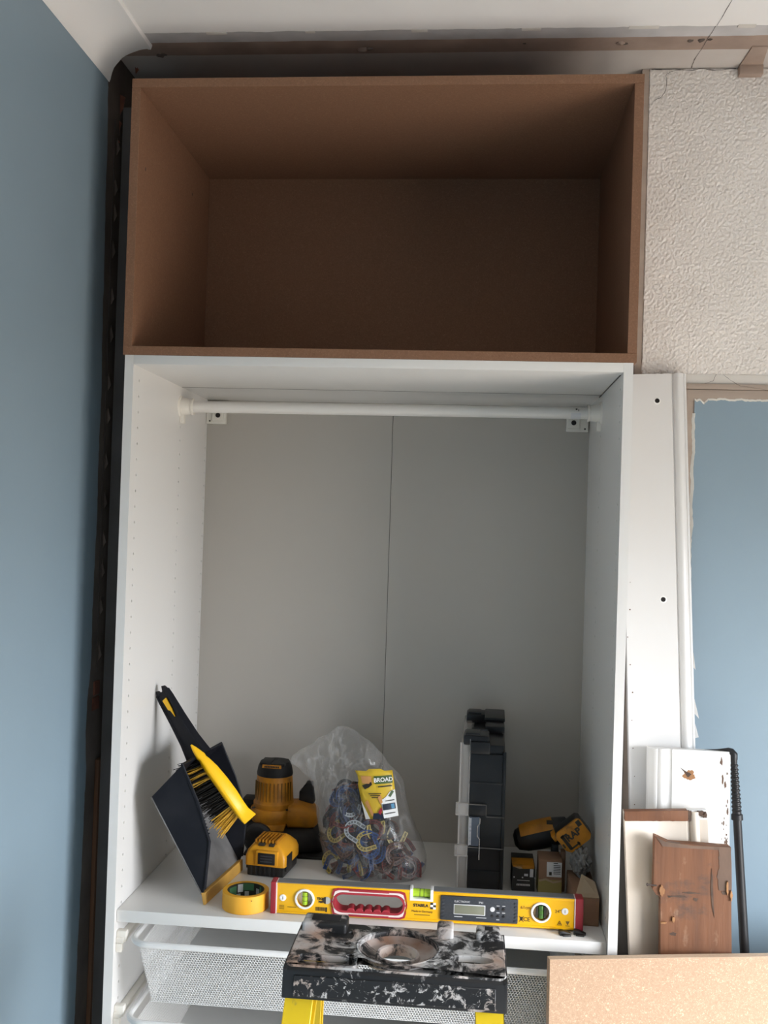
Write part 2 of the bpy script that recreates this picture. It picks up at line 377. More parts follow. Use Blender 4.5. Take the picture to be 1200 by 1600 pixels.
def window_frame(name, axis, a0, a1, z0, z1, d0, d1):
    m = MB()
    for p, q, r, s in ((a0, a0 + t_, z0, z1), (a1 - t_, a1, z0, z1), (a0 + t_, a1 - t_, z0, z0 + t_), (a0 + t_, a1 - t_, z1 - t_, z1)):
        m.box(*((p, q, d0, d1, r, s) if axis == 'x' else (d0, d1, p, q, r, s)))
    struct(name, m, M['gloss'], loc=((a0, d0, z0) if axis == 'x' else (d0, a0, z0)))
window_frame('window_1', 'y', WSIDE['y0'], WSIDE['y1'], WSIDE['z0'], WSIDE['z1'], RX + .10, RX + .15)

m = MB(); m.box(1.040, RX + .2, CY, BY, 0, CZ); breast = struct('chimney_breast', m, M['bare'], loc=(1.04, CY, 0))

def lin(t, pts):
    for (a, p), (b, q) in zip(pts, pts[1:]):
        if t <= b: return p + (q - p) * max(0, (t - a) / (b - a))
    return pts[-1][1]
def layer_left():
    """blue paint skin on the left wall, its far edge chipped"""
    m = MB(); T = .0030; n = 300; z1 = 2.622
    v = []
    for i in range(n + 1):
        z = z1 * i / n
        y = lin(z, [(0, .100), (.62, .1024), (1.15, .1164), (1.22, .106), (1.30, .108), (1.36, .120), (1.69, .1271), (2.03, .125), (2.61, .1065)]) + rag(z, .0035, 7, 2) + rag(z, .0015, 45, 5)
        v += [(LX + T, FY, z), (LX + T, y - .002, z), (LX - .001, y + .0022 + .002 * abs(noise.noise(V((z * 30, 3, 1)))), z)]
    m.add(v, [(3 * i, 3 * i + 1, 3 * i + 4, 3 * i + 3) for i in range(n)])
    m.add(v, [(3 * i + 1, 3 * i + 2, 3 * i + 5, 3 * i + 4) for i in range(n)], mi=1)
    return m
build('paint_layer', layer_left(), [M['blue'], M['white_chip']], wall_left, smooth=0, label='blue painted layer')
# red brick showing where plaster has come away
for z0, z1, y0 in ((1.300, 1.330, .146), (1.268, 1.296, .142)):
    m = MB(); m.box(LX - .01, LX + .003, y0, .178, z0, z1, .002); build('brick', m, M['brick'], wall_left)
m = MB(); m.tube([(LX + .001, .158 + rag(1.35 + 1.2 * i / 39, .007, 9, 11), 1.35 + 1.2 * i / 39) for i in range(40)], .0014, 5); build('crack', m, M['crack'], wall_left)
m = MB()
for i in range(14):
    z = 1.36 + i * .085 + random.random() * .04; y = .170 + random.random() * .006
    m.add([(LX, y, z), (LX + .008, y - .004, z + .012), (LX + .004, y - .008, z + .035), (LX, y + .004, z + .042), (LX - .004, y, z + .02)], [(0, 1, 2, 3), (0, 3, 4), (0, 4, 1), (1, 4, 2), (2, 4, 3)])
build('torn_paper', m, M['dirty'], wall_left, smooth=0, kind='stuff')
# dark upright board closing the gap beside the wardrobe, with a stained fillet along its wall side
m = MB(); m.box(LX + .009, -.014, .180, .20, 0, 2.585, .001); struct('trim_2', m, M['dark_wall'], loc=(LX, .18, 0))
m = MB(); m.box(LX + .0005, LX + .0095, .170, .195, 0, 1.158, .001); struct('trim_3', m, M['rust'], loc=(LX, .17, 0))
m = MB()
for x0, x1, z0, z1 in ((LX + .002, LX + .016, 2.565, 2.612), (LX + .002, LX + .010, 2.52, 2.555), (LX + .034, LX + .044, 2.655, 2.672), (LX + .002, LX + .008, 2.488, 2.512)):
    m.add([(x0, .176, z1), (x1, .173, z1 - .008), (x1 - .003, .171, z0 + .015), (x0 + .002, .175, z0)], [(0, 1, 2, 3)])
build('torn_paper', m, M['brick'], wall_left, smooth=0, kind='stuff')

# ceiling: white paint, then a grey strip, then the brown ghost of a removed coving
def ceil_layer(yend, t, amp, seed, f=14, y0=None):
    m = MB(); n = 420; v = []; x0, x1 = LX, RX
    for i in range(n + 1):
        x = x0 + (x1 - x0) * i / n; y = yend + rag(x, amp, f, seed)
        v += [(x, FY if y0 is None else y0, CZ - t), (x, y - .0015, CZ - t), (x, y + .0015, CZ + .001)]
    m.add(v, [(3 * i, 3 * i + 1, 3 * i + 4, 3 * i + 3) for i in range(n)])
    m.add(v, [(3 * i + 1, 3 * i + 2, 3 * i + 5, 3 * i + 4) for i in range(n)], mi=1)
    return m
build('plaster_strip', ceil_layer(.1646, .0008, .0010, 5, y0=.09), [M['plaster'], M['plaster']], ceiling, smooth=0, label='brown strip of old plaster')
build('old_paint_layer', ceil_layer(.1058, .0018, .0018, 3), [M['primer'], M['white_chip']], ceiling, smooth=0, label='grey strip of old paint')
build('paint_layer', ceil_layer(.0606, .0035, .0022, 8, f=22), [M['ceil'], M['white_chip']], ceiling, smooth=0, label='white painted layer')
m = MB()
for i in range(6):
    x = .12 + i * .21 + random.random() * .03; r = .002 + random.random() * .004
    m.box(x, x + .01 + random.random() * .05, .055 + random.random() * .006, .066 + random.random() * .004, CZ - .0042, CZ - .001, .0008)
build('filler_smear', m, M['paper_flat'], ceiling, kind='stuff')
def lump(c, r, seed, squash=(1, 1, 1)):
    m = MB(); bmesh.ops.create_icosphere(m.bm, subdivisions=2, radius=1)
    for v in m.bm.verts:
        k = 1 + .55 * noise.noise(v.co * 1.6 + V((seed, 0, 0)))
        v.co = V((v.co.x * squash[0], v.co.y * squash[1], v.co.z * squash[2])) * r * k + V(c)
    return m
for i, (x, y, r) in enumerate(((.442, .145, .009), (.456, .141, .006), (-.003, .160, .007), (.006, .157, .005), (.976, .129, .007), (.985, .133, .005), (1.115, .124, .005), (1.135, .122, .006), (1.152, .120, .004), (.78, .128, .003))):
    build('plaster_lump', lump((x, y, CZ), r, i * 3.1, (1.3, 1, .8)), M['plaster'] if i in (0, 4) else M['dirty'], ceiling, smooth=50)
def ribbon(pts, wd, nrm, off=.0006):
    m = MB(); P = [V(p) for p in pts]; nrm = V(nrm); v = []
    for i, p in enumerate(P):
        d = (P[min(i + 1, len(P) - 1)] - P[max(i - 1, 0)]).normalized(); s = d.cross(nrm).normalized() * wd * .8 * (.35 + .65 * abs(noise.noise(p * 55)) * 2)
        v += [p + s + nrm * off, p - s + nrm * off]
    m.add(v, [(2 * i, 2 * i + 1, 2 * i + 3, 2 * i + 2) for i in range(len(P) - 1)])
    return m
def subd(pts, n, amp, seed, ax):
    P = [V(p) for p in pts]; o = []
    for i, (a, b) in enumerate(zip(P, P[1:])):
        for t in range(n): o.append(a.lerp(b, t / n) + V(tuple(rag(i + t / n, amp, 1.3, seed + k) if k in ax else 0 for k in range(3))))
    return o + [P[-1]]
for i, pts in enumerate(([(1.157, -.04, CZ - .0036), (1.1515, .058, CZ - .0036)], [(1.1515, .058, CZ - .0019), (1.1472, .107, CZ - .0019)], [(1.1472, .107, CZ - .0009), (1.1446, .165, CZ - .0009)], [(1.1446, .165, CZ), (1.141, .205, CZ), (1.1422, .2455, CZ)])):
    build('crack', ribbon(subd(pts, 8, .0009, i, (0,)), .0011, (0, 0, -1)), M['crack'], ceiling, smooth=0)
m = MB(); m.prism([(1.244, .150, CZ - .0035), (1.2761, .150, CZ - .0035), (1.2895, .2495, CZ - .0035), (1.2400, .2495, CZ - .0035)], (0, 0, .0045), bev=.001)
m.box(1.2395, 1.289, .228, .2485, 2.668, CZ - .002, .003)
build('plaster_dab', m, M['plaster'], ceiling, label='brown block of old plaster')

# coving along the left wall, sawn off short of the corner
m = MB(); prof = [(LX, 2.612), (LX + .004, 2.608), (LX + .006, 2.614)]
cx, cz = LX + .083, 2.6125
for i in range(13):
    t = math.pi - (math.pi / 2) * i / 12
    prof.append((cx + .0765 * math.cos(t), cz + .0685 * math.sin(t)))
prof += [(cx + .001, 2.6795), (cx + .007, 2.680), (cx + .009, 2.688), (cx + .009, CZ), (LX, CZ)]
n = len(prof); v = [(x, FY, z) for x, z in prof] + [(x, .106 + (z - 2.612) * .12 + rag(x + z, .0025, 40, 1), z) for x, z in prof]
m.add(v, [tuple(range(n)), tuple(range(2 * n - 1, n - 1, -1))] + [(i, n + i, n + (i + 1) % n, (i + 1) % n) for i in range(n)])
struct('trim_1', m, M['coving'], loc=(LX, 0, 2.6), smooth=40)

# chimney breast: textured paper with real relief, smooth strip, timber rail, blue paint
def relief(x, z):
    p = V((x * 165, z * 150, 0))
    k = noise.noise(p) * .55 + noise.noise(p * 2.05 + V((9, 3, 0))) * .38 + noise.noise(p * 4.3) * .12
    return .0013 * math.tanh(2.4 * k)
m = MB(); X0, X1, Z0, Z1 = 1.0545, 1.56, 2.026, 2.6885; nx, nz = 430, 570; v = []
for j in range(nz + 1):
    for i in range(nx + 1):
        tx, tz = i / nx, j / nz
        zb = Z0 + rag(tx, .0038, 20, 4); zt = Z1 + rag(tx, .0010, 24, 6)
        x = X0 + (X1 - X0) * tx + (rag(tz, .0022, 30, 9) if i == 0 else 0); z = zb + (zt - zb) * tz
        edge = min(i, j, nz - j) == 0
        v.append((x, CY - (.0035 + relief(x, z) if not edge else 0), z))
m.add(v, [(j * (nx + 1) + i, j * (nx + 1) + i + 1, (j + 1) * (nx + 1) + i + 1, (j + 1) * (nx + 1) + i) for j in range(nz) for i in range(nx)])
m.box(1.56, RX, CY - .0035, CY, Z0, Z1)
build('textured_paper', m, M['paper'], breast, smooth=60, label='rough white textured wallpaper')
m = MB(); m.box(1.0395, 1.0545, CY - .0015, CY, .9, 2.688); build('bare_strip', m, M['rail_wood'], breast, label='bare brown strip')
m = MB(); m.box(1.10, RX, CY - .005, CY, 2.008, 2.0295, .001); build('smooth_paper_strip', m, M['paper_flat'], breast, label='smooth white strip')
m = MB(); m.box(1.12, RX, CY - .010, CY, 1.9968, 2.0085, .001); m.box(1.12, RX, CY - .0085, CY, 1.973, 1.9958, .001)
build('timber_rail', m, M['rail_wood'], breast, label='weathered beige timber rail')
m = MB(); m.box(1.150, RX, CY - .008, CY, 0, 1.9745); build('plaster_skim', m, M['rail_wood'], breast)
def layer_right():
    m = MB(); v = []; n = 300; XL = 1.1665; F = CY - .0112
    for i in range(n + 1):
        x = XL + (RX - XL) * (i / n) ** 1.9
        z = 1.9755 + rag(x, .0024, 38, 12) - (.009 * max(0, 1 - abs(x - 1.186) / .009)) - .003 * max(0, 1 - abs(x - 1.171) / .008)
        v += [(x, F, z - .003 - .002 * abs(noise.noise(V((x * 90, 2, 2))))), (x, F + .002, z + .0015), (x, F, 1.945)]
    m.add(v, [(3 * i + 2, 3 * i + 5, 3 * i + 3, 3 * i) for i in range(n)])
    m.add(v, [(3 * i, 3 * i + 3, 3 * i + 4, 3 * i + 1) for i in range(n)], mi=1)
    v = []
    for i in range(301):
        z = 1.945 * i / 300
        x = XL + rag(z, .0028, 22, 7)
        v += [(x + .002, F, z), (x - .0035 - .0035 * abs(noise.noise(V((z * 40, 1, 5)))), F + .003, z), (RX, F, z)]
    m.add(v, [(3 * i, 3 * i + 2, 3 * i + 5, 3 * i + 3) for i in range(300)])
    m.add(v, [(3 * i, 3 * i + 3, 3 * i + 4, 3 * i + 1) for i in range(300)], mi=1)
    return m
build('paint_layer', layer_right(), [M['blue'], M['white_chip']], breast, smooth=0, label='blue painted layer')
def wcrack(pts, w_, seed, y=CY - .0045):
    build('crack', ribbon(subd([(x, y, z) for x, z in pts], 7, .0012, seed, (0, 2)), w_, (0, -1, 0), .0018), M['crack'], breast, smooth=0)
wcrack([(1.058, 2.6865), (1.10, 2.686), (1.1427, 2.684), (1.16, 2.687), (1.19, 2.6835), (1.235, 2.687)], .0012, 2)
wcrack([(1.125, 2.686), (1.0955, 2.681), (1.0889, 2.674), (1.0905, 2.655), (1.0873, 2.634), (1.078, 2.626), (1.0634, 2.6176)], .0011, 5)
for sd, pts in enumerate(([(1.225, 2.029), (1.240, 2.016), (1.262, 2.004), (1.30, 2.000), (1.36, 1.985)], [(1.186, 2.009), (1.203, 2.014), (1.21, 2.029)])):
    build('crack', ribbon(subd([(x, CY - .0105, z) for x, z in pts], 6, .0010, sd + 3, (0, 2)), .0006, (0, -1, 0), .0006), M['crack'], breast, smooth=0)

# ================================================================== WARDROBE
wd = thing('wardrobe', 'open white wardrobe frame with hanging rail, shelf and mesh baskets', 'wardrobe', (.5, .29, 0))
def side_panel(sgn):
    """18 mm panel with three drilled rows of shelf holes on its inner face"""
    m = MB(); xi, xo = (.018, 0.) if sgn > 0 else (.982, 1.)
    D, H = .58, 2.01
    m.add([(xo, 0, 0), (xo, D, 0), (xo, D, H), (xo, 0, H), (xi, 0, 0), (xi, D, 0), (xi, D, H), (xi, 0, H)],
          [(0, 1, 2, 3), (0, 4, 7, 3), (1, 5, 6, 2), (0, 1, 5, 4), (3, 2, 6, 7)])
    rows = ((.037, 0), (.3312, 2), (.549, 2)); ys = [0.]
    for r, _ in rows: ys += [r - .005, r + .005]
    ys.append(D); z_top = 1.9635 + .016; N = 52
    def q(y0, y1, z0, z1): m.add([(xi, y0, z0), (xi, y1, z0), (xi, y1, z1), (xi, y0, z1)], [(0, 1, 2, 3)])
    for i in range(len(ys) - 1):
        if i % 2 == 0: q(ys[i], ys[i + 1], 0, H); continue
        r, k0 = rows[i // 2]
        zt = z_top - k0 * .032; zb = z_top - N * .032
        q(ys[i], ys[i + 1], zt, H); q(ys[i], ys[i + 1], 0, zb)
        for k in range(k0, N):
            z = 1.9635 - k * .032; n = 8; R = .0029
            oc = [(-.005, -.016), (.0, -.016), (.005, -.016), (.005, 0), (.005, .016), (0, .016), (-.005, .016), (-.005, 0)]
            ic = [(R * math.cos(R_(225 + 45 * t)), R * math.sin(R_(225 + 45 * t))) for t in range(8)]
            xd = xi - sgn * .011
            v = [(xi, r + a, z + b) for a, b in oc] + [(xi, r + a, z + b) for a, b in ic] + [(xd, r + a, z + b) for a, b in ic]
            m.add(v, [(t, (t + 1) % 8, 8 + (t + 1) % 8, 8 + t) for t in range(8)] + [(8 + t, 8 + (t + 1) % 8, 16 + (t + 1) % 8, 16 + t) for t in range(8)])
            m.add(v[16:], [tuple(range(8))], mi=1)
    bmesh.ops.remove_doubles(m.bm, verts=m.bm.verts, dist=1e-5)
    return m
for s in (1, -1): build('side_panel', side_panel(s), [M['mela'], M['hole']], wd, smooth=0)
m = MB(); m.box(.018, .982, 0, .3300, 1.992, 2.01, .0008); m.box(.018, .982, .3345, .58, 1.992, 2.01, .0008); m.box(.018, .982, .3295, .335, 1.9995, 2.009)
tpn = build('top_panel', m, M['mela'], wd)
m = MB(); m.box(.0182, .9818, .3305, .3340, 1.9919, 1.9935); m.box(.9800, .9819, .035, .365, 1.9909, 1.9922); build('dark_strip', m, M['greyboard'], tpn, kind='stuff')  # dark strips under the top: along the groove and the right-hand joint
m = MB(); m.box(.018, .982, .012, .58, .05, .068, .001); build('bottom_panel', m, M['mela'], wd)
m = MB(); m.box(.018, .982, .04, .056, 0, .05); build('plinth', m, M['mela'], wd)
for x0, x1 in ((.018, .4942), (.4952, .982)):
    m = MB(); m.box(x0, x1, .562, .5655, .068, 1.992, .0006); build('back_panel', m, M['melab'], wd)
m = MB(); m.box(.45, .54, .5658, .57, .068, 1.99); build('joint_strip', m, M['hole'], wd)
m = MB(); m.box(.0185, .9815, .011, .561, ZS - .0239, ZS, .0012); build('shelf', m, M['mela'], wd)
rl = MB(); rl.cyl((.03, .33, 1.9468), (.972, .33, 1.9505), .0133, n=28)
rail = build('clothes_rail', rl, M['rail'], wd)
for x, s, z in ((.018, 1, 1.9468), (.982, -1, 1.9505)):
    m = MB(); m.cyl((x, .33, z), (x + s * .026, .33, z), .0215, .0175, 28, .001); m.cyl((x + s * .026, .33, z), (x + s * .031, .33, z), .0195, n=28, bev=.001)
    m.cyl((x, .33, z), (x + s * .004, .33, z), .026, .024, 28)
    m.box(min(x, x + s * .010), max(x, x + s * .010), .322, .338, z - .040, z - .018, .002); m.cyl((x + s * .0095, .33, z - .033), (x + s * .0105, .33, z - .033), .003, n=10)
    build('rail_bracket', m, M['plas_w'], rail)
# printed sticker at the right end of the rail
m = MB(); a0 = R_(200); n = 8
for j in range(n):
    t0, t1 = R_(185 + 110 * j / n), R_(185 + 110 * (j + 1) / n); rr = .0136
    m.add([(x, .33 + rr * math.cos(t), 1.9501 + rr * math.sin(t)) for x, t in ((.914, t0), (.936, t0), (.936, t1), (.914, t1))], [(0, 1, 2, 3)])
build('rail_sticker', m, M['lilac'], rail)
for zz, xa, xb in ((1.9575, .924, .928), (1.9555, .930, .9315)):
    m = MB(); yy = .33 - math.sqrt(max(0, .0137 ** 2 - (zz - 1.9501) ** 2)); m.box(xa, xb, yy - .0005, yy + .001, zz - .0025, zz + .002); build('sticker_print', m, M['ink'], rail)
# wall fixing blocks in the top back corners
for x0, x1, hx in ((.019, .070, .0511), (.925, .978, .9418)):
    m = MB(); m.box(x0, x1, .548, .562, 1.930, 1.985, .002)
    fx = build('wall_fixing', m, M['fix'], wd)
    m = MB(); m.box(hx - .015, hx + .014, .541, .549, 1.937, 1.975, .002); build('fixing_plate', m, M['fix'], fx)
    m = MB(); m.cyl((hx, .5405, 1.951), (hx, .5395, 1.951), .0062, n=18); build('screw_hole', m, M['hole'], fx)
    m = MB(); xs_ = .0285 if x0 < .5 else .970
    m.cyl((xs_, .5485, 1.937), (xs_, .547, 1.937), .0022, n=10); build('screw_head', m, M['ink'], fx)

def mesh_sheet(p00, p10, p01, p11, nu, nv, m, wdt=.30, thick=.0012):
    """expanded metal: staggered diamond-ish holes, built as flat strands"""
    p00, p10, p01, p11 = V(p00), V(p10), V(p01), V(p11)
    nrm = (p10 - p00).cross(p01 - p00).normalized()
    P = lambda u, v: (p00 * (1 - u) + p10 * u) * (1 - v) + (p01 * (1 - u) + p11 * u) * v
    verts = []; faces = []
    for j in range(nv):
        for i in range(nu):
            off = .5 if j % 2 else 0.
            u0, u1 = (i + off) / (nu + .5), (i + 1 + off) / (nu + .5); v0, v1 = j / nv, (j + 1) / nv
            a, b, c = .5 * (1 - wdt), wdt / 2, (1 - wdt)
            um = (u0 + u1) / 2; du = (u1 - u0); vm = (v0 + v1) / 2; dv = (v1 - v0)
            hx = [(-.40, -.23), (0, -.53), (.40, -.23), (.40, .23), (0, .53), (-.40, .23)]
            ob = [(-.5, -.33), (0, -.67), (.5, -.33), (.5, .33), (0, .67), (-.5, .33)]
            k = len(verts)
            for q in ob: verts.append(P(um + q[0] * du, min(1, max(0, vm + q[1] * dv))))
            for q in hx: verts.append(P(um + q[0] * du, min(1, max(0, vm + q[1] * dv))) + nrm * .0006)
            for t in range(6): faces.append((k + t, k + (t + 1) % 6, k + 6 + (t + 1) % 6, k + 6 + t))
    m.add(verts, faces)
def basket(zr, y0):
    """pull-out mesh basket: tube rim with rounded corners, tapered mesh walls"""
    x0, x1, y1 = .050, .950, y0 + .52; r = .040
    path = []
    for cx_, cy_, a0 in ((x1 - r, y0 + r, -90), (x1 - r, y1 - r, 0), (x0 + r, y1 - r, 90), (x0 + r, y0 + r, 180)):
        for t in range(9): path.append((cx_ + r * math.cos(R_(a0 + 90 * t / 8)), cy_ + r * math.sin(R_(a0 + 90 * t / 8)), zr))
    path.append(path[0])
    m = MB(); m.tube(path, .0062, 10, cap=False)
    b = build('mesh_basket', m, M['basket'], wd)
    zb = zr - .118; tx, ty = .033, .016
    A = [(x0 + .018, y0 + .006, zr - .004), (x1 - .018, y0 + .006, zr - .004), (x1 - .018, y1 - .006, zr - .004), (x0 + .018, y1 - .006, zr - .004)]
    B = [(x0 + .018 + tx - .006, y0 + ty, zb), (x1 - .018 - tx + .006, y0 + ty, zb), (x1 - .018 - tx + .006, y1 - ty, zb), (x0 + .018 + tx - .006, y1 - ty, zb)]
    m = MB(); mesh_sheet(B[0], B[1], A[0], A[1], 150, 26, m); build('front_mesh', m, M['basket'], b, smooth=0, kind='stuff', recalc=False)
    for i_, j_ in ((1, 2), (3, 0)):
        m = MB(); mesh_sheet(B[i_], B[j_], A[i_], A[j_], 84, 22, m); build('side_mesh', m, M['basket'], b, smooth=0, kind='stuff', recalc=False)
    m = MB(); mesh_sheet(B[2], B[3], A[2], A[3], 150, 20, m); build('rear_mesh', m, M['basket'], b, smooth=0, kind='stuff', recalc=False)
    m = MB(); m.prism([B[0], B[1], B[2], B[3]], (0, 0, .0015)); build('base_mesh', m, M['basket'], b)
    for xs, s in ((.018, 1), (.982, -1)):
        m = MB(); m.box(min(xs, xs + s * .016), max(xs, xs + s * .016), .012, .52, zr - .008, zr + .004, .002)
        m.box(min(xs, xs + s * .020), max(xs, xs + s * .020), .014, .030, zr - .006, zr + .016, .003); m.box(min(xs, xs + s * .012), max(xs, xs + s * .012), .012, .026, zr - .026, zr - .008, .002)
        build('runner', m, M['plas_w'], b)
basket(.8425, -.004)
basket(.694, -.016)

# ================================================================== MDF TOP BOX
bx = thing('storage_box', 'open brown MDF box standing on top of the white wardrobe', 'box', (.5, .27, 2.01))
BX0, BX1, BT, BD = -.005, 1.006, 2.567, .5465
for nm, a in (('bottom_panel', (BX0, BX1, 0, BD, 2.0103, 2.0283)), ('top_panel', (BX0, BX1, 0, BD, BT - .018, BT)), ('side_panel', (BX0, BX0 + .018, 0.0004, BD, 2.0285, BT - .0182)), ('side_panel', (BX1 - .018, BX1, 0.0004, BD, 2.0285, BT - .0182)), ('back_panel', (BX0 + .018, BX1 - .018, .5285, BD, 2.0285, BT - .0182))):
    m = MB(); m.box(*a, bev=.0006, seg=1); build(nm, m, M['mdf'], bx)
for x, y, z in ((BX0 + .0182, .045, 2.40), (BX0 + .0182, .38, 2.46)):
    m = MB(); bmesh.ops.create_icosphere(m.bm, subdivisions=1, radius=.003)
    for v_ in m.bm.verts: v_.co = V((v_.co.x * .2, v_.co.y, v_.co.z * 1.6)) + V((x, y, z))
    build('chipped_spot', m, M['knot'], bx)

# ================================================================== BOARDS LEANING ON THE RIGHT
def board(name, prof, length, mtx, m_, label, cat, top=None):
    """prof: (x,y) outline in local space, board length along local z up from 0"""
    o = thing(name, label, cat, mtx.translation)
    mb = MB(); n = len(prof)
    mb.prism([(x, y, 0) for x, y in prof], (0, 0, length), mtx=mtx)
    build('board_body', mb, m_, o, smooth=50)
    return o
def frame(p_bot, p_top, tilt_x_dir=None):
    """axes: z along the board, x across to the right, y into the wall"""
    p0, p1 = V(p_bot), V(p_top); z = (p1 - p0).normalized(); y = V((0, 1, 0)); x = y.cross(z).normalized(); y = z.cross(x)
    mt = Matrix.Identity(4)
    for i in range(3): mt[i][0], mt[i][1], mt[i][2], mt[i][3] = x[i], y[i], z[i], p0[i]
    return mt, (p1 - p0).length
def bead(x0, x1, y0, n=8, depth=.007):
    return [(x0 + (x1 - x0) * i / n, y0 - depth * math.sin(math.pi * i / n)) for i in range(n + 1)]
# tall skirting board: face at local y=0, back at y=.02
mt, L = frame((1.0845, .090, 0), (1.0080, .2175, 2.0215))
W1 = .137
prof = [(0, .020), (0, 0), (W1 - .0335, 0), (W1 - .0315, .003), (W1 - .0300, .003), (W1 - .0285, -.001)] + bead(W1 - .0285, W1 - .010, -.001, 8, .0045) + [(W1 - .008, .003), (W1 - .0055, .002), (W1 - .002, .005), (W1, .012), (W1, .020)]
tall = board('skirting_board', prof, L, mt, M['gloss'], 'tallest white skirting board with two dark screw holes beside the wardrobe', 'board')
for u, zz in ((.0735, 1.969), (.0765, 1.550)):
    m = MB(); m.cyl((u, -.0007, zz), (u, .004, zz), .0050, n=18)
    bmesh.ops.transform(m.bm, matrix=mt, verts=m.bm.verts)
    build('screw_hole', m, M['hole'], tall)
    m = MB(); m.lathe([(.0050, -.0008), (.0070, -.0004), (.0080, 0)], n=20); bmesh.ops.transform(m.bm, matrix=mt @ Matrix.Translation((u, 0, zz)) @ Matrix.Rotation(R_(90), 4, 'X') @ Matrix.Scale(-1, 4, (0, 0, 1)), verts=m.bm.verts)
    build('filler_ring', m, M['white'], tall)
m = MB()
for z_, dx_, l_ in ((1.345, .0075, .040), (1.295, .006, .028), (1.44, .003, .035)):
    m.prism([(W1 - .001, .004, z_), (W1 + dx_, .006, z_ - l_), (W1 - .001, .008, z_ - .03)], (0, .002, 0), mtx=mt)
build('paint_splinter', m, M['gloss'], tall)
m = MB()
for i in range(11):
    z_ = 1.13 + (i * .057) % .70; u_ = .0015 + random.random() * .010
    m.cyl((u_, -.0004, z_), (u_, .001, z_), .0006 + random.random() * .0011, n=6)
bmesh.ops.transform(m.bm, matrix=mt, verts=m.bm.verts)
build('paint_chip', m, M['pine_grey'], tall, kind='stuff')

# short white skirting board with a gouge, moulded edge on its left
mt, L = frame((1.0705, .060, 0), (1.0705, .128, 1.2515)); W2 = .1615; q2 = .907
prof = [(W2, .022), (0, .022), (0, .008)] + [(.001 + .016 * (i / 6), .008 - .014 * math.sin(math.pi / 2 * i / 6)) for i in range(1, 7)] + [(.019, -.003), (.020, -.002), (.022, -.004)] + bead(.022, .034, -.004, 6, .0025)[1:] + [(.036, -.001), (.044, .002), (.050, .001), (.052, -.001), (.054, -.0005), (W2, 0)]
prof = [(x if x >= W2 else x * q2, y) for x, y in prof]
short = board('skirting_board', prof, L, mt, M['gloss_worn'], 'shorter white skirting board with a splintered gouge near its top', 'board')
def blob(m_, c, rx, rz, seed, mtx, ry=.003, n=26):
    P = []
    for i in range(n):
        t = 2 * math.pi * i / n; k = 1 + .55 * noise.noise(V((math.cos(t) * 1.7 + seed, math.sin(t) * 1.7, seed))) + .25 * noise.noise(V((math.cos(t) * 5, math.sin(t) * 5, seed)))
        P.append((c[0] + rx * k * math.cos(t), -.0006, c[1] + rz * k * math.sin(t)))
    m_.prism(P, (0, ry, 0), mtx=mtx)
m = MB(); blob(m, (.081, 1.203), .012, .0085, 1, mt); build('gouge', m, M['pine_raw'], short, label='raw wood gouge')
m = MB(); blob(m, (.079, 1.2045), .0050, .0040, 5, mt @ Matrix.Translation((0, -.0006, 0))); m.prism([(.063, -.001, 1.218), (.077, -.001, 1.209), (.074, -.001, 1.206)], (0, .002, 0), mtx=mt); build('gouge_hole', m, M['knot'], short)
m = MB()
for i in range(40):
    z_ = .99 + random.random() * .255; u_ = W2 - .004 - abs(random.gauss(0, .006)); s_ = .0008 + random.random() * .0022
    blob(m, (u_, z_), s_ * .6, s_ * (1 + random.random() * 1.8), i * 1.7, mt, n=7)
build('paint_chip', m, M['pine_grey'], short, kind='stuff')

# cream board with bare sawn timber along its top
mt, L = frame((1.085, .028, 0), (1.0175, .075, 1.1365)); W3 = .160; q3 = .952
prof = [(W3, .024), (0, .024), (0, 0), (.046, 0), (.050, .003), (.105, .003), (.125, .001), (.128, .004), (.133, .004), (.135, -.002)] + bead(.135, .150, -.002, 6, .004)[1:] + [(.152, .004), (.156, .003), (.160, .002), (W3, .004)]
prof = [(x if x >= W3 else x * q3, y) for x, y in prof]
cream = board('skirting_board', prof, L - .002, mt, M['cream'], 'cream painted board with a rusty bare wood strip along its top', 'board')
m = MB(); P = [(.0, -.004, L)] + [(.122, -.004, L + .001)]
lo = [(.122 * (1 - i / 20), -.004, L - .019 + rag(i, .0012, .9, 3)) for i in range(21)]
m.prism(P + lo, (0, .02, 0), mtx=mt, bev=.0008)
build('bare_wood_strip', m, M['pine'], cream, label='rusty brown bare wood strip')
m = MB(); m.box(.122, W3, .0015, .022, L - .018, L + .001, .001, mtx=mt); build('worn_corner', m, M['gloss_worn'], cream, label='worn white corner')
for c, rx, rz, sd in (((.1245, L - .008), .0045, .010, 3), ((.1455, L - .005), .008, .005, 8), ((.154, L - .008), .0045, .006, 12)):
    m = MB(); blob(m, c, rx, rz, sd, mt @ Matrix.Translation((0, -.002, 0))); build('knot', m, M['knot'], cream)

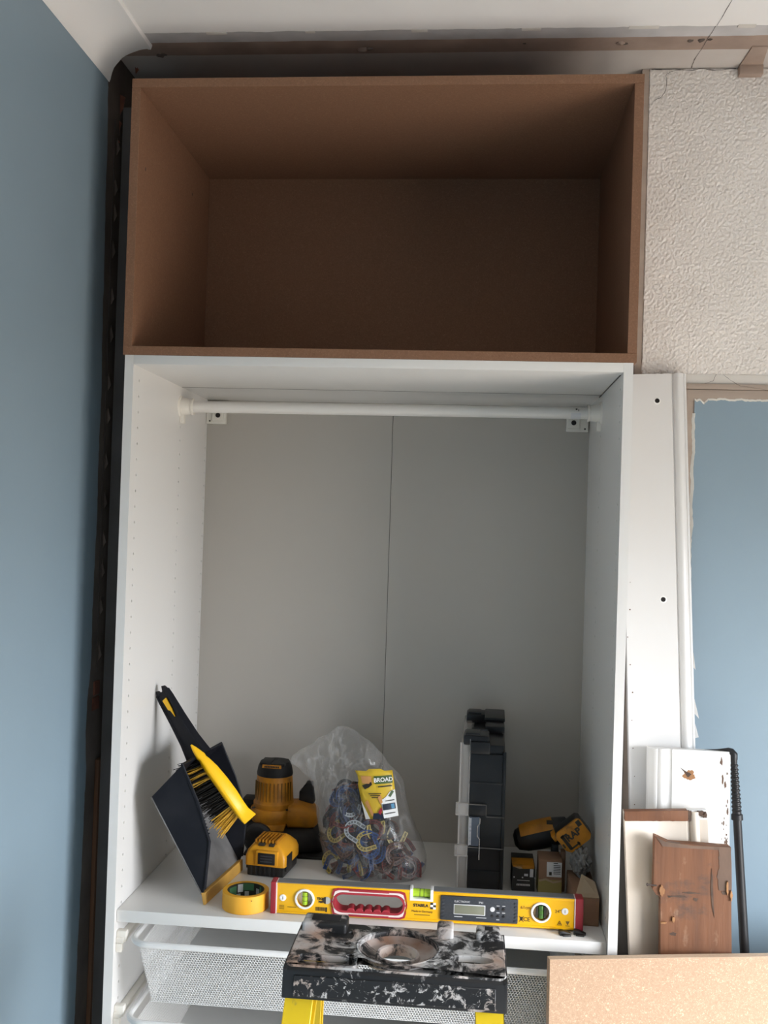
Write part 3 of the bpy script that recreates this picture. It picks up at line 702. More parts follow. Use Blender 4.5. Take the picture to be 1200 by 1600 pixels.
# brown bare plank, front most
mt, L = frame((1.0905, .000, 0), (1.0695, .035, 1.0905)); W4 = .145
out = [(.012, 0), (W4, 0)] + [(W4 + rag(i, .0012, .8, 5), L * i / 30) for i in range(1, 30)] + [(W4 - .001, L - .004), (W4 * .6, L - .002), (.03, L - .001), (.004, L + .010), (.001, L + .012), (0, L - .085), (-.004, L - .088), (.004, L - .10), (.013, L - .103)]
plank = thing('bare_plank', 'rough brown timber plank with knots and a nail, front of the leaning boards', 'board', mt.translation)
m = MB(); m.prism([(x, 0, z) for x, z in out], (0, .022, 0), mtx=mt, bev=.0008, seg=1); build('board_body', m, M['pine'], plank, smooth=0)
m = MB(); m.prism([(.004, -.0012, L + .010), (.02, -.0012, L + .002), (.07, -.0012, L - .0035), (W4 - .001, -.0012, L - .004), (W4 - .001, -.0012, L - .010), (.06, -.0012, L - .009), (.016, -.0012, L - .007)], (0, .0125, 0), mtx=mt); build('splintered_edge', m, M['pine_grey'], plank, label='greyed splintered top edge')
m = MB()
P = [(W4 - .024 + rag(i, .004, .5, 2), -.0007, L - .004 - .082 * i / 16) for i in range(17)] + [(W4 - .001, -.0007, L - .086), (W4 - .001, -.0007, L - .004)]
m.prism(P, (0, .003, 0), mtx=mt); build('grey_stain', m, M['pine_grey'], plank, label='greyed weathered patch')
m = MB(); m.prism([(W4 - .037, -.001, L - .045), (W4 - .035, -.001, L - .062), (W4 - .034, -.001, L - .10), (W4 - .032, -.001, L - .137), (W4 - .037, -.001, L - .115), (W4 - .039, -.001, L - .085)], (0, .003, 0), mtx=mt); build('split', m, M['knot'], plank)
for c, rx, rz, sd in (((.046, L - .101), .017, .0016, 1), ((.068, L - .093), .017, .0018, 2), ((.078, L - .105), .005, .003, 3), ((.036, L - .172), .006, .003, 6), ((.131, L - .090), .005, .0035, 7), ((.029, L - .102), .003, .002, 9)):
    m = MB(); blob(m, c, rx, rz, sd, mt); build('knot', m, M['knot'], plank)
for c, rx, rz, sd in (((.014, L - .090), .005, .010, 2), ((.137, L - .080), .0022, .011, 4), ((.144, L - .095), .0022, .008, 5), ((.036, L - .144), .0025, .005, 8), ((.018, L - .151), .006, .0016, 11)):
    m = MB(); blob(m, c, rx, rz, sd, mt @ Matrix.Translation((0, -.003, 0)), .006); build('splinter', m, M['pine_raw'], plank)
m = MB(); a_, b_ = mt @ V((.004, -.004, L - .081)), mt @ V((-.013, -.006, L - .079)); m.cyl(a_, b_, .0016, n=8); m.cyl(b_, b_ + (b_ - a_).normalized() * .002, .003, n=8); build('nail', m, M['nail'], plank)

# dark grey flaking board between wardrobe and cream board
mt, L = frame((1.0085, .062, 0), (1.0085, .122, 1.10))
m = MB(); n = 30
P = [(.0, 0, 0), (.055, 0, 0)] + [(.055 + rag(i, .002, .7, 2), 0, L * i / n) for i in range(1, n)] + [(.050, 0, L), (.02, 0, L - .004), (0, 0, L - .012)]
m.prism(P, (0, .018, 0), mtx=mt)
gb = build('flaking_board', m, M['greyboard'], loc=mt.translation, smooth=0); tag(gb, 'dark grey flaking board wedged behind the cream board against the wardrobe side', 'board')

# black tube with ribbed grip
pole = thing('tube', 'black tube with a ribbed grip leaning on the blue wall', 'tube', (1.32, .06, 0))
p0, p1 = V((1.322, .062, .004)), V((1.2465, .126, 1.135))
m = MB(); m.tube([p0, p1], [.0125, .0082], 20); build('pole', m, M['black'], pole)
d = (p1 - p0).normalized(); top = p1 + d * .105; rr = []; pp = []
for i in range(61):
    t = i / 60; pp.append(p1 + d * (-.017 + .122 * t)); rr.append(.0090 - .0028 * t + (.0013 if i % 4 < 2 else -.0004) * (1 if 8 < i < 56 else 0) + (.0025 if i < 6 else 0))
m = MB(); m.tube(pp, rr, 18); build('ribbed_grip', m, M['black'], pole, smooth=25)
m = MB(); q = top; m.tube([q - d * .004, q + d * .006, q + d * .010 + V((-.004, .002, 0)), q + d * .0115 + V((-.010, .004, 0)), q + d * .0115 + V((-.018, .006, 0)), q + d * .010 + V((-.030, .010, 0)), q + d * .008 + V((-.055, .016, 0))], [.0072, .0085, .0085, .0075, .005, .0036, .0028], 16); build('end_hook', m, M['black'], pole)

# ================================================================== FOREGROUND MDF SHEET
mt = Matrix.Translation((.8667, -.0563, .893)) @ Matrix.Rotation(math.atan2(.0825, .4183), 4, 'Z') @ Matrix.Rotation(R_(-2.2), 4, 'X')
sheet = thing('mdf_sheet', 'pale raw MDF sheet leaning in the bottom right foreground', 'board', (mt @ V((.4, 0, -.86))))
m = MB(); m.box(0, .80, -.009, .009, -.892, 0, .0005, mtx=mt, seg=1); build('board_body', m, M['mdf2'], sheet)
m = MB(); m.box(0.0004, .7996, -.0086, .0086, -.0002, .0004, mtx=mt); build('sawn_edge', m, M['mdf2e'], sheet, label='paler sawn top edge')

# ================================================================== STEPLADDER
ld = thing('stepladder', 'yellow stepladder with a paint splashed black top in front of the wardrobe', 'stepladder', (.612, -.50, 0))
lx0, lx1, ly0, ly1, lz = .4605, .768, -.553, -.398, 1.068
YAW = Matrix.Translation((.614, -.475, 0)) @ Matrix.Rotation(R_(.3), 4, 'Z') @ Matrix.Translation((-.614, .475, 0))
m = MB()
# cap: moulded deck with a dished ring, through holes and a tray, skirt at the front and sides
def plate(name, outer, holes, z0, z1, m_, parent, bev=.0012):
    """flat plate with holes: a filled 2D curve turned into a mesh"""
    cu_ = bpy.data.curves.new(name, 'CURVE'); cu_.dimensions = '2D'; cu_.fill_mode = 'BOTH'
    for pts in [outer] + holes:
        sp = cu_.splines.new('POLY'); sp.points.add(len(pts) - 1); sp.use_cyclic_u = True
        for p, q in zip(sp.points, pts): p.co = (q[0], q[1], 0, 1)
    cu_.extrude = (z1 - z0) / 2 - bev; cu_.bevel_depth = bev; cu_.bevel_resolution = 1; cu_.offset = -bev
    t = bpy.data.objects.new(name, cu_); COL.objects.link(t)
    dg = bpy.context.evaluated_depsgraph_get(); dg.update()
    me = bpy.data.meshes.new_from_object(t.evaluated_get(dg)); bpy.data.objects.remove(t); bpy.data.curves.remove(cu_)
    me.transform(Matrix.Translation(V((0, 0, (z0 + z1) / 2)) - wloc(parent))); me.materials.clear(); me.materials.append(m_)
    me.polygons.foreach_set('use_smooth', [True] * len(me.polygons)); me.set_sharp_from_angle(angle=R_(40))
    o = bpy.data.objects.new(name, me); COL.objects.link(o); o.parent = parent; return o
cxr, cyr = .613, -.472
def ell(cx_, cy_, a, b, n=36): return [(cx_ + a * math.cos(2 * math.pi * i / n), cy_ + b * math.sin(2 * math.pi * i / n)) for i in range(n)]
def rr4(x0, x1, y0, y1, r=.005): return [(cx_ + r * math.cos(R_(a0 + 30 * t)), cy_ + r * math.sin(R_(a0 + 30 * t))) for cx_, cy_, a0 in ((x1 - r, y0 + r, -90), (x1 - r, y1 - r, 0), (x0 + r, y1 - r, 90), (x0 + r, y0 + r, 180)) for t in range(4)]
SL = (.721, -.497, .031, .0125)
cap = plate('top_platform', rr4(lx0, lx1, ly0, ly1, .008), [ell(cxr, cyr, .0575, .0575, 56), ell(*SL), rr4(.476, .558, -.545, -.516)] + [ell(hx, hy, .0052, .0052, 16) for hx, hy in ((.5405, -.432), (.5475, -.512), (.6735, -.520), (.6825, -.430), (.5375, -.470))], lz - .010, lz, M['splat'], ld)
m = MB(); m.lathe([(.0570, lz - .0005), (.0585, lz - .001), (.0590, lz - .006), (.052, lz - .0115), (.042, lz - .0145), (.033, lz - .0150), (.0320, lz - .0095), (.0300, lz - .0080), (.0272, lz - .0095), (.0268, lz - .024), (.0285, lz - .024), (.0345, lz - .0180), (.044, lz - .0175), (.054, lz - .0145), (.0595, lz - .0085)], (cxr, cyr, 0), 56)
build('dished_ring', m, M['splat_ring'], ld, recalc=True)
m = MB(); m.lathe([(.0575, lz - .0015), (.0600, lz + .0008), (.0625, lz - .0003)], (cxr, cyr, 0), 56); build('ring_lip', m, M['splat'], ld)
m = MB(); m.box(.474, .560, -.547, -.514, lz - .013, lz - .0105, .001); build('tray_base', m, M['splat'], ld)
m = MB(); P = ell(*SL, 30); Q = ell(SL[0], SL[1], SL[2] + .002, SL[3] + .002, 30); n = 30
m.add([(x, y, z) for z in (lz - .0102, lz - .022) for x, y in P] + [(x, y, z) for z in (lz - .0102, lz - .022) for x, y in Q], [(i, (i + 1) % n, n + (i + 1) % n, n + i) for i in range(n)] + [(2 * n + i, 2 * n + (i + 1) % n, 3 * n + (i + 1) % n, 3 * n + i) for i in range(n)]); build('slot_wall', m, M['splat_less'], ld)
for a_ in ((lx0 + .004, .532, -.438, ly1 + .001, lz - .008, lz + .014), (.668, .693, -.430, ly1 + .001, lz - .008, lz + .015), (.727, lx1 - .005, -.428, ly1 + .001, lz - .008, lz + .012)):
    m = MB(); m.box(*a_, bev=.005, seg=3); rb_ = build('raised_block', m, M['splat'], ld)
    if a_[1] - a_[0] > .03:
        m = MB(); m.box(a_[0] + .013, a_[1] - .011, a_[2] + .010, a_[3] - .008, a_[5] - .0008, a_[5] + .0006, .0003); build('dark_slot', m, M['hole'], rb_)
m = MB(); B0 = [(lx0 - .003, ly0 - .010, lz - .043), (lx1 + .003, ly0 - .010, lz - .043)]
m.prism([(lx0, ly0 + .002, lz - .0015), (lx0, ly0 - .0035, lz - .006), (lx0, ly0 - .010, lz - .043), (lx0, ly0 - .004, lz - .043), (lx0, ly0 + .004, lz - .010)], (lx1 - lx0, 0, 0), bev=.0015)
for x0_, x1_ in ((lx0 - .002, lx0 + .004), (lx1 - .004, lx1 + .002)):
    m.prism([(x0_, ly0 - .009, lz - .043), (x0_, ly0 - .0035, lz - .005), (x0_, ly0 + .002, lz - .0012), (x0_, ly1, lz - .0012), (x0_, ly1, lz - .043)], (x1_ - x0_, 0, 0), bev=.0015)
build('skirt', m, M['splat_less'], ld)
m = MB(); m.prism([(lx0 + .014, ly0 - .0062, lz - .012), (lx0 + .014, ly0 - .0112, lz - .039), (lx0 + .014, ly0 - .006, lz - .039), (lx0 + .014, ly0 - .002, lz - .012)], (lx1 - lx0 - .028, 0, 0), bev=.0008, seg=1); build('front_panel', m, M['speckle'], ld)
m = MB(); m.box(.70, .736, -.485, -.470, lz - .040, lz - .030, .002); build('hinge_strap', m, M['yel_rail'], ld)
def channel(p0, p1, wx, dy, t, sgn, m):
    """C section rail between two points, open side inward"""
    p0, p1 = V(p0), V(p1)
    sec = [(0, 0), (wx, 0), (wx, t), (t, t), (t, dy - t), (wx, dy - t), (wx, dy), (0, dy)]
    rings = []
    for p in (p0, p1): rings.append([p + V((sgn * a, b, 0)) for a, b in sec])
    v = rings[0] + rings[1]; n = 8
    m.add(v, [(i, (i + 1) % n, n + (i + 1) % n, n + i) for i in range(n)] + [(0, 1, 2, 3), (0, 3, 4, 7), (4, 5, 6, 7), (8, 11, 10, 9), (8, 15, 12, 11), (12, 15, 14, 13)], None, .0012, 1)
for s, xt, xb in ((1, lx0 + .002, .395), (-1, lx1 - .002, .833)):
    m = MB(); channel((xt, -.550, lz - .040), (xb, -.90, .012), .040, .062, .004, s, m); rl_ = build('front_rail', m, M['yel_rail'], ld)
    m = MB(); m.box(min(xb - s * .004, xb + s * .046), max(xb - s * .004, xb + s * .046), -.906, -.834, 0, .05, .004); build('rubber_foot', m, M['black'], rl_)
    m = MB(); channel((xt + s * .006, -.435, lz - .040), (xb + s * .02, -.13, .012), .030, .03, .003, s, m); rr_ = build('rear_rail', m, M['yel_rail'], ld)
    m = MB(); m.box(min(xb + s * .016, xb + s * .054), max(xb + s * .016, xb + s * .054), -.134, -.096, 0, .04, .004); build('rubber_foot', m, M['black'], rr_)
for k in range(3):
    z = .25 + .27 * k; t = (lz - z) / lz; xa = (lx0 + .002) + (.395 - lx0) * t; xb = (lx1 - .002) + (.833 - lx1) * t; yy = -.552 - .35 * t
    m = MB(); m.box(xa + .006, xb - .006, yy + .004, yy + .085, z - .02, z, .003); build('tread', m, M['silver'], ld)

# ================================================================== DUSTPAN AND BRUSH
dp = thing('dustpan', 'black dustpan with a yellow rubber lip standing on its edge against the left panel', 'dustpan', (.17, .17, ZS))
sh = V((.027, .212, 0))                                   # from the near side wall to the far one
fb, rb, rf, lip = V((.063, .070, 1.113)), V((.125, .070, 1.182)), V((.187, .070, 1.029)), V((.178, .064, ZS + .0205))
m = MB(); T = .003
def offset_in(p, q, k): return p + (q - p).normalized() * k
w_ = sh.normalized()
mid = lambda a, b, t: a.lerp(b, t)
# floor, slightly dished
# back wall
m.prism([fb, rb, rb + V((.0022, 0, -.0022)), fb + V((.0022, 0, -.0022))], sh, bev=.0006, seg=1)
# near and far side walls, lower edges sweeping down to the lip
side = [fb, rb, mid(rb, rf, .5) + V((.003, 0, .003)), rf, lip + V((.004, 0, .012)), lip]
for off in (V((0, 0, 0)), sh - w_ * T): m.prism([p + off for p in side], w_ * T, bev=.0006, seg=1)
# stiffening rim along the walls' top
rim = [lip + V((.004, 0, .012)), rf, mid(rb, rf, .5) + V((.003, 0, .003)), rb]
m.tube(rim + [rb + sh] + [p + sh for p in rim[::-1][1:]], .0032, 8)
body = build('pan_body', m, M['pan'], dp)
m = MB(); fn = (lip - fb).cross(w_).normalized()
if fn.x < 0: fn = -fn
m.prism([fb, lip, lip - fn * T, fb - fn * T], sh, bev=.0006, seg=1); build('pan_floor', m, M['pan_dust'], dp, label='dusty grey pan floor')
m = MB(); k = (lip - fb).normalized(); nn = V((k.z, 0, -k.x))
lp = V((lip.x + .001, lip.y - .001, lip.z))
m.prism([lp + V((-.004, 0, .004)), lp + V((.005, 0, .005)), V((lp.x + .006, lp.y, ZS + .0006)), V((lp.x + .001, lp.y, ZS + .0006))], sh * 1.01, bev=.0008, seg=1)
build('rubber_lip', m, M['yel_lip'], dp)
m = MB(); dr = (rf - rb)
for i in range(20):
    p = rb + dr * (.14 + .80 * i / 20) + V((.002, 0, .001)); q = dr.normalized()
    m.prism([p, p + q * .0035, p + q * .00175 + V((.0035, -.0005, .0018))], w_ * .004)
build('comb_teeth', m, M['pan'], dp, smooth=0, kind='stuff')
# handle: tapering hollow channel from the back wall to a forked tip on the cabinet side
hb, ht = V((.1265, .172, 1.186)), V((.0345, .212, 1.303))
hz = (ht - hb).normalized(); hx = V((.62, -.30, .50)); hx = (hx - hz * hx.dot(hz)).normalized(); hy = hz.cross(hx)
Hm = Matrix.Identity(4)
for i in range(3): Hm[i][0], Hm[i][1], Hm[i][2], Hm[i][3] = hx[i], hy[i], hz[i], hb[i]
HL = (ht - hb).length
m = MB(); rings = []
for t, wv, dv in ((-.10, .029, .012), (.0, .026, .012), (.2, .0215, .011), (.55, .0185, .010), (.9, .0175, .0085), (1.0, .0165, .0075)):
    z = HL * t
    rings.append([Hm @ V((x * wv, y * dv, z)) for x, y in ((-1, -1), (-.86, -1.15), (-.72, -.75), (.72, -.75), (.86, -1.15), (1, -1), (1, .8), (.8, 1), (-.8, 1), (-1, .8))])
m.loft(rings)
for s in (-1, 1): m.prism([(s * .0165, -.007, HL - .004), (s * .004, -.007, HL - .004), (s * .011, -.007, HL + .010)], (0, .012, 0), mtx=Hm)
# which way the open channel faces: towards the room
hnd = build('handle', m, M['pan'], dp, smooth=30)
m = MB()
sgn_ = -1 if (Hm.to_3x3() @ V((0, -1, 0))).y < 0 else 1
m.prism([(-.004, sgn_ * .0078, HL * .88), (.008, sgn_ * .0078, HL * .88), (.0075, sgn_ * .0078, HL * .70), (.004, sgn_ * .0078, HL * .58), (.0015, sgn_ * .0078, HL * .69), (-.003, sgn_ * .0078, HL * .72)], (0, sgn_ * .0025, 0), mtx=Hm)
build('yellow_inlay', m, M['yel_brush'], hnd, label='small yellow inlay near the tip')

br = thing('hand_brush', 'yellow hand brush with black and yellow bristles clipped inside the dustpan', 'brush', (.19, .15, 1.13))
b0, b1 = V((.1235, .135, 1.2085)), V((.2500, .138, 1.0555))
bz = (b1 - b0).normalized(); bn = V((.55, -.72, .42)); bn = (bn - bz * bn.dot(bz)).normalized(); bxs = bz.cross(bn); BL = (b1 - b0).length
Bm = Matrix.Identity(4)
for i in range(3): Bm[i][0], Bm[i][1], Bm[i][2], Bm[i][3] = bxs[i], bn[i], bz[i], b0[i]
def lift(t): return .010 * math.sin(math.pi * min(1, t * 1.0)) - .0 + (.014 * max(0, (t - .86) / .14) ** 1.5)
m = MB(); rings = []
for t, wv, th in ((0, .0015, .0015), (.06, .0055, .004), (.16, .0100, .0065), (.19, .0085, .0072), (.23, .0105, .008), (.34, .0135, .009), (.5, .0150, .0095), (.68, .0155, .0095), (.82, .0145, .0085), (.90, .0148, .0065), (.96, .0165, .004), (1.0, .0170, .0022)):
    L_ = lift(t); ring = []
    for k in range(16):
        a = 2 * math.pi * k / 16; ca, sa = math.cos(a), math.sin(a)
        ring.append(Bm @ V((math.copysign(abs(ca) ** .6, ca) * wv, math.copysign(abs(sa) ** .6, sa) * th + L_, BL * t)))
    rings.append(ring)
m.loft(rings); build('brush_handle', m, M['yel_brush'], br, smooth=40)
kdir = V((-.80, .10, -.46)).normalized()
def tuft(m, t, j, ln, lean):
    base = Bm @ V(((j - 1.5) * .0052, lift(t) - .008, BL * t))
    for q in range(5):
        o = V((random.gauss(0, .0012), random.gauss(0, .0012), random.gauss(0, .0012)))
        dd = (kdir + lean + V((random.gauss(0, .06), random.gauss(0, .06), random.gauss(0, .06)))).normalized()
        tip = base + o * 2.5 + dd * ln * random.uniform(.88, 1.08)
        m.cyl(base + o, tip, .0011, .0007, 5)
mb_, my_ = MB(), MB()
for i in range(22):
    t = .20 + .68 * i / 21
    lean = V((0, 0, -.25)) * max(0, (t - .55)) * 3.2 + V((.0, 0, .25)) * max(0, .35 - t) * 2 + V((.35, 0, -.30)) * max(0, t - .70) * 3
    for j in range(4):
        ye = (i in (2, 4, 6) or i >= 18)
        tuft(my_ if ye else mb_, t, j, .064 if t < .7 else .062, lean)
build('black_bristles', mb_, M['bris_b'], br, smooth=0, kind='stuff'); build('yellow_bristles', my_, M['bris_y'], br, smooth=0, kind='stuff', label='yellow marker bristles')

# ================================================================== TAPE
tp = thing('tape_roll', 'roll of yellow masking tape lying flat on the shelf beside the level', 'tape', (.2655, .0715, ZS))
m = MB(); m.lathe([(.0375, ZS + .0002), (.0462, ZS + .0002), (.0470, ZS + .001), (.0470, ZS + .0345), (.0462, ZS + .0352), (.0375, ZS + .0352)], (.2655, .0715, 0), 64, close=True); build('tape_winding', m, M['yel_tape'], tp)
m = MB(); m.lathe([(.0355, ZS + .0004), (.0374, ZS + .0004), (.0374, ZS + .0348), (.0355, ZS + .0348)], (.2655, .0715, 0), 64, close=True); core = build('core', m, M['ink'], tp, label='black core printed green and white')
def arcpatch(name, a0, a1, z0, z1, m_):
    mb = MB(); n = 6
    for i in range(n):
        t0, t1 = R_(a0 + (a1 - a0) * i / n), R_(a0 + (a1 - a0) * (i + 1) / n); r = .03535
        mb.add([(.2655 + r * math.cos(t), .0715 + r * math.sin(t), z) for t, z in ((t0, z0), (t1, z0), (t1, z1), (t0, z1))], [(0, 1, 2, 3)])
    build(name, mb, m_, core)
for a0, a1, z0, z1, mm in ((75, 112, .020, .034, 'green'), (135, 170, .012, .031, 'green'), (112, 130, .017, .033, 'white'), (52, 66, .012, .026, 'silver'), (92, 106, .006, .018, 'silver'), (40, 50, .018, .032, 'green'), (120, 136, .005, .014, 'silver')):
    arcpatch('core_print', a0, a1, ZS + z0, ZS + z1, M[mm])
m = MB(); m.box(.2862, .2880, .0270, .0282, ZS + .0275, ZS + .0290); build('ink_speck', m, M['ink'], tp)

# ================================================================== SPIRIT LEVEL  (local: u along, d depth, v up)
Lm = Matrix.Translation((.3255, .0460, ZS + .0012)) @ Matrix.Rotation(math.atan2(.0066, .6065), 4, 'Z') @ Matrix.Rotation(R_(-.22), 4, 'Y')
LL, LH, LD = .6065, .0605, .026
lv = thing('spirit_level', 'long yellow spirit level with digital display standing on the front of the shelf', 'spirit level', (.63, .06, ZS))
m = MB(); m.box(.0095, LL - .0085, 0, LD, 0, LH, .0012, mtx=Lm)
lb = build('level_body', m, M['yel_level'], lv)
def stadium(cx_, cy_, a, r, n=12):
    return [(cx_ + a + r * math.cos(R_(-90 + 180 * i / n)), cy_ + r * math.sin(R_(-90 + 180 * i / n))) for i in range(n + 1)] + [(cx_ - a + r * math.cos(R_(90 + 180 * i / n)), cy_ + r * math.sin(R_(90 + 180 * i / n))) for i in range(n + 1)]
HC = (.1945, .0295)
cut = []
c = MB(); c.prism([(u, -.02, v) for u, v in stadium(*HC, .052, .0165)], (0, .08, 0), mtx=Lm); cut.append(c)
c = MB(); c.box(.275, .322, -.01, LD + .01, LH - .021, LH + .02, .003, mtx=Lm); cut.append(c)
for u, r in ((.0655, .0165), (.5335, .0165)):
    c = MB(); c.cyl(Lm @ V((u, -.02, .031)), Lm @ V((u, .012, .031)), r, n=32); cut.append(c)
boolean(lb, cut)
for a0, a1, v0, v1 in ((.0095, LL - .0085, .0004, .0045), (.0095, .275, LH - .0050, LH - .0004), (.322, LL - .0085, LH - .0050, LH - .0004)):
    m = MB(); m.box(a0, a1, -.0012, .002, v0, v1, .0005, mtx=Lm); build('edge_lip', m, M['yel_level'], lv)
m = MB(); m.box(.0095, .275, .0006, LD - .0006, LH - .0002, LH + .0009, mtx=Lm); m.box(.322, LL - .0085, .0006, LD - .0006, LH - .0002, LH + .0009, mtx=Lm); build('top_face', m, M['greymetal'], lv, label='grey milled top face')
for x0, x1, wl in ((-.0035, .0070, .0070), (LL - .0065, LL + .009, LL - .0085)):
    m = MB(); m.box(x0, x1, -.0025, LD + .002, -.0012, LH + .0012, .002, mtx=Lm); ec = build('end_cap', m, M['red'], lv)
    m = MB(); m.box(wl, wl + .0025, -.0018, LD + .001, -.0006, LH + .0006, .0006, mtx=Lm); build('white_gasket', m, M['pinkw'], ec)
    if x0 < 0:
        m = MB()
        for q in range(3): m.box(x0 + .002 + q * .003, x0 + .0032 + q * .003, -.0032, .0, .002, LH - .002, .0004, mtx=Lm)
        build('cap_rib', m, M['red'], ec, kind='stuff')
# handle opening with its red and white surround
m = MB(); o1 = stadium(*HC, .055, .0205); n = len(o1)
def ringplate(m, outer, inner, d0, d1):
    n = len(outer); v = [Lm @ V((u, d0, w)) for u, w in outer] + [Lm @ V((u, d0, w)) for u, w in inner] + [Lm @ V((u, d1, w)) for u, w in outer] + [Lm @ V((u, d1, w)) for u, w in inner]
    f = []
    for i in range(n):
        j = (i + 1) % n; f += [(i, j, n + j, n + i), (2 * n + i, 3 * n + i, 3 * n + j, 2 * n + j), (i, 2 * n + i, 2 * n + j, j), (n + i, n + j, 3 * n + j, 3 * n + i)]
    m.add(v, f)
def rrect(cx_, cy_, a, b, r, npt):
    """rounded rectangle sampled so that it matches a stadium's vertex count"""
    st = stadium(cx_, cy_, 1, 1, (npt // 2) - 1); out = []
    for i in range(npt // 2):
        t = R_(-90 + 180 * i / (npt // 2 - 1)); c_, s_ = math.cos(t), math.sin(t); e_ = 6
        k = (abs(c_) ** e_ + abs(s_) ** e_) ** (-1 / e_); out.append((cx_ + a - b + b * c_ * k, cy_ + b * s_ * k))
    return out + [(2 * cx_ - u, 2 * cy_ - v_) for u, v_ in out]
ringplate(m, rrect(*HC, .0745, .0275, .004, n), stadium(*HC, .054, .0225), -.0025, .006)
hg = build('handle_surround', m, M['red'], lv)
m = MB(); ringplate(m, rrect(*HC, .0705, .0238, .004, n), stadium(*HC, .053, .0202), -.0034, .004); build('white_inlay', m, M['pinkw'], hg, label='pinkish white inlay')
m = MB()
for u, v_, a, b in ((HC[0], HC[1] + .0245, .040, .004), (HC[0], HC[1] - .0245, .040, .004), (HC[0] - .0715, HC[1], .004, .0025), (HC[0] + .0715, HC[1], .004, .0025)): m.box(u - a, u + a, -.0042, .0, v_ - b * .5, v_ + b * .5, .0005, mtx=Lm)
build('red_bar', m, M['red'], hg, kind='stuff')
m = MB(); ringplate(m, stadium(*HC, .0525, .0198), stadium(*HC, .0520, .0160), -.0038, LD)
for i in range(5):
    u = HC[0] - .036 + .0175 * i; m.prism([(u + .0078 * math.cos(R_(a)), -.0030, HC[1] - .0165 + .0062 * math.sin(R_(a))) for a in range(0, 181, 20)], (0, LD, 0), mtx=Lm, bev=.0006, seg=1)
build('finger_grip', m, M['red'], hg)
# round windows with their vials
for u, tilt, mm in ((.0655, 0, 'vial'), (.5335, 0, 'viald')):
    m = MB(); m.lathe([(.0158, .0), (.0158, .0028), (.0166, .0034), (.0194, .0030), (.0200, 0)], (0, 0, 0), 40, Lm @ Matrix.Translation((u, -.0004, .031)) @ Matrix.Rotation(R_(90), 4, 'X')); wn = build('vial_window', m, M['white'], lv)
    m = MB(); m.cyl(Lm @ V((u, .010, .031)), Lm @ V((u, .011, .031)), .0162, n=30); build('vial_backing', m, M['white'], wn)
    m = MB(); m.box(u - .0092, u + .0092, .0085, .0102, .0185, .0435, .0008, mtx=Lm); build('vial_seat', m, M['greymetal'] if mm == 'viald' else M['silver'], wn)
    m = MB(); m.cyl(Lm @ V((u, .0045, .0185)), Lm @ V((u, .0045, .0435)), .0058, n=20, bev=.001); build('vial', m, M[mm], wn)
    m = MB()
    for s in (-1, 1):
        if mm == 'viald': m.box(u + s * .0078 - .0020, u + s * .0078 + .0020, .000, .008, .0195, .0425, .0004, mtx=Lm)
        else: m.cyl(Lm @ V((u, .0045, .031 + s * .004)), Lm @ V((u, .0045, .031 + s * .0048)), .0060, n=20)
    if mm == 'viald':
        for s in (-1, 1): m.cyl(Lm @ V((u, .0045, .031 + s * .004)), Lm @ V((u, .0045, .031 + s * .0048)), .0060, n=20)
    build('vial_mark', m, M['ink'], wn, kind='stuff')
    m = MB()
    for s in (-1, 1): m.cyl(Lm @ V((u + s * .0165, -.0036, .031)), Lm @ V((u + s * .0165, -.0028, .031)), .0011, n=10)
    build('window_dot', m, M['ink'], wn, kind='stuff')
m = MB(); m.box(.2752, .3218, -.001, LD - .001, LH - .0208, LH - .017, .001, mtx=Lm); m.box(.2752, .281, -.001, LD - .001, LH - .019, LH + .002, .001, mtx=Lm); m.box(.316, .3218, -.001, LD - .001, LH - .019, LH + .002, .001, mtx=Lm)
th_ = build('top_vial_holder', m, M['white'], lv)
m = MB(); m.cyl(Lm @ V((.2805, .012, LH - .0085)), Lm @ V((.3165, .012, LH - .0085)), .0078, n=20); build('vial', m, M['vial'], th_)
m = MB()
for u in (.2945, .3025): m.cyl(Lm @ V((u, .012, LH - .0085)), Lm @ V((u + .001, .012, LH - .0085)), .0080, n=20)
build('vial_mark', m, M['ink'], th_, kind='stuff')
# display module
m = MB(); m.box(.336, .4885, -.004, .01, .006, .0545, .003, mtx=Lm)
for k in range(6):
    for u in (.3385, .4815): m.box(u, u + .0055, -.0052, -.003, .0105 + k * .0068, .0140 + k * .0068, .0005, mtx=Lm)
dm = build('display_module', m, M['slate'], lv)
m = MB(); m.box(.3625, .4245, -.0050, -.003, .0195, .0395, .0006, mtx=Lm); build('screen_frame', m, M['lilac'], dm)
m = MB(); m.box(.3640, .4230, -.0054, -.004, .0210, .0380, .0004, mtx=Lm); build('screen', m, M['lcd'], dm)
for i, (u, v_, r) in enumerate(((.4385, .0330, .0048), (.4495, .0345, .0028), (.4600, .0340, .0028), (.4385, .0200, .0026), (.4495, .0200, .0026), (.4605, .0200, .0026))):
    m = MB(); m.cyl(Lm @ V((u, -.003, v_)), Lm @ V((u, -.0052, v_)), r, n=16, bev=.0004); build('button', m, M['lilac'] if i == 0 else M['black'], dm)
LF = lambda u, v_, d=-.0005: Lm @ Matrix.Translation((u, d, v_)) @ Matrix.Rotation(R_(90), 4, 'X')
for s, u, v_, sz in (('ELECTRONIC', .379, .0445, .0052), ('IP65', .416, .0445, .0052)): text('printed_word', s, sz, LF(u, v_, -.0042), M['lilac'], dm)
m = MB()
for u, v_, a_ in ((.372, .0150, .008), (.417, .0150, .010), (.4495, .0402, .003), (.4605, .0402, .003), (.4495, .0268, .003), (.4605, .0268, .003), (.4495, .0130, .003)): m.box(u - a_, u + a_, -.0044, -.003, v_ - .0006, v_ + .0006, mtx=Lm)
build('button_marks', m, M['lilac'], dm, kind='stuff')
text('brand_word', 'STABILA', .0080, LF(.2975, .0310), M['ink'], lv, bold=.0003)
m = MB()
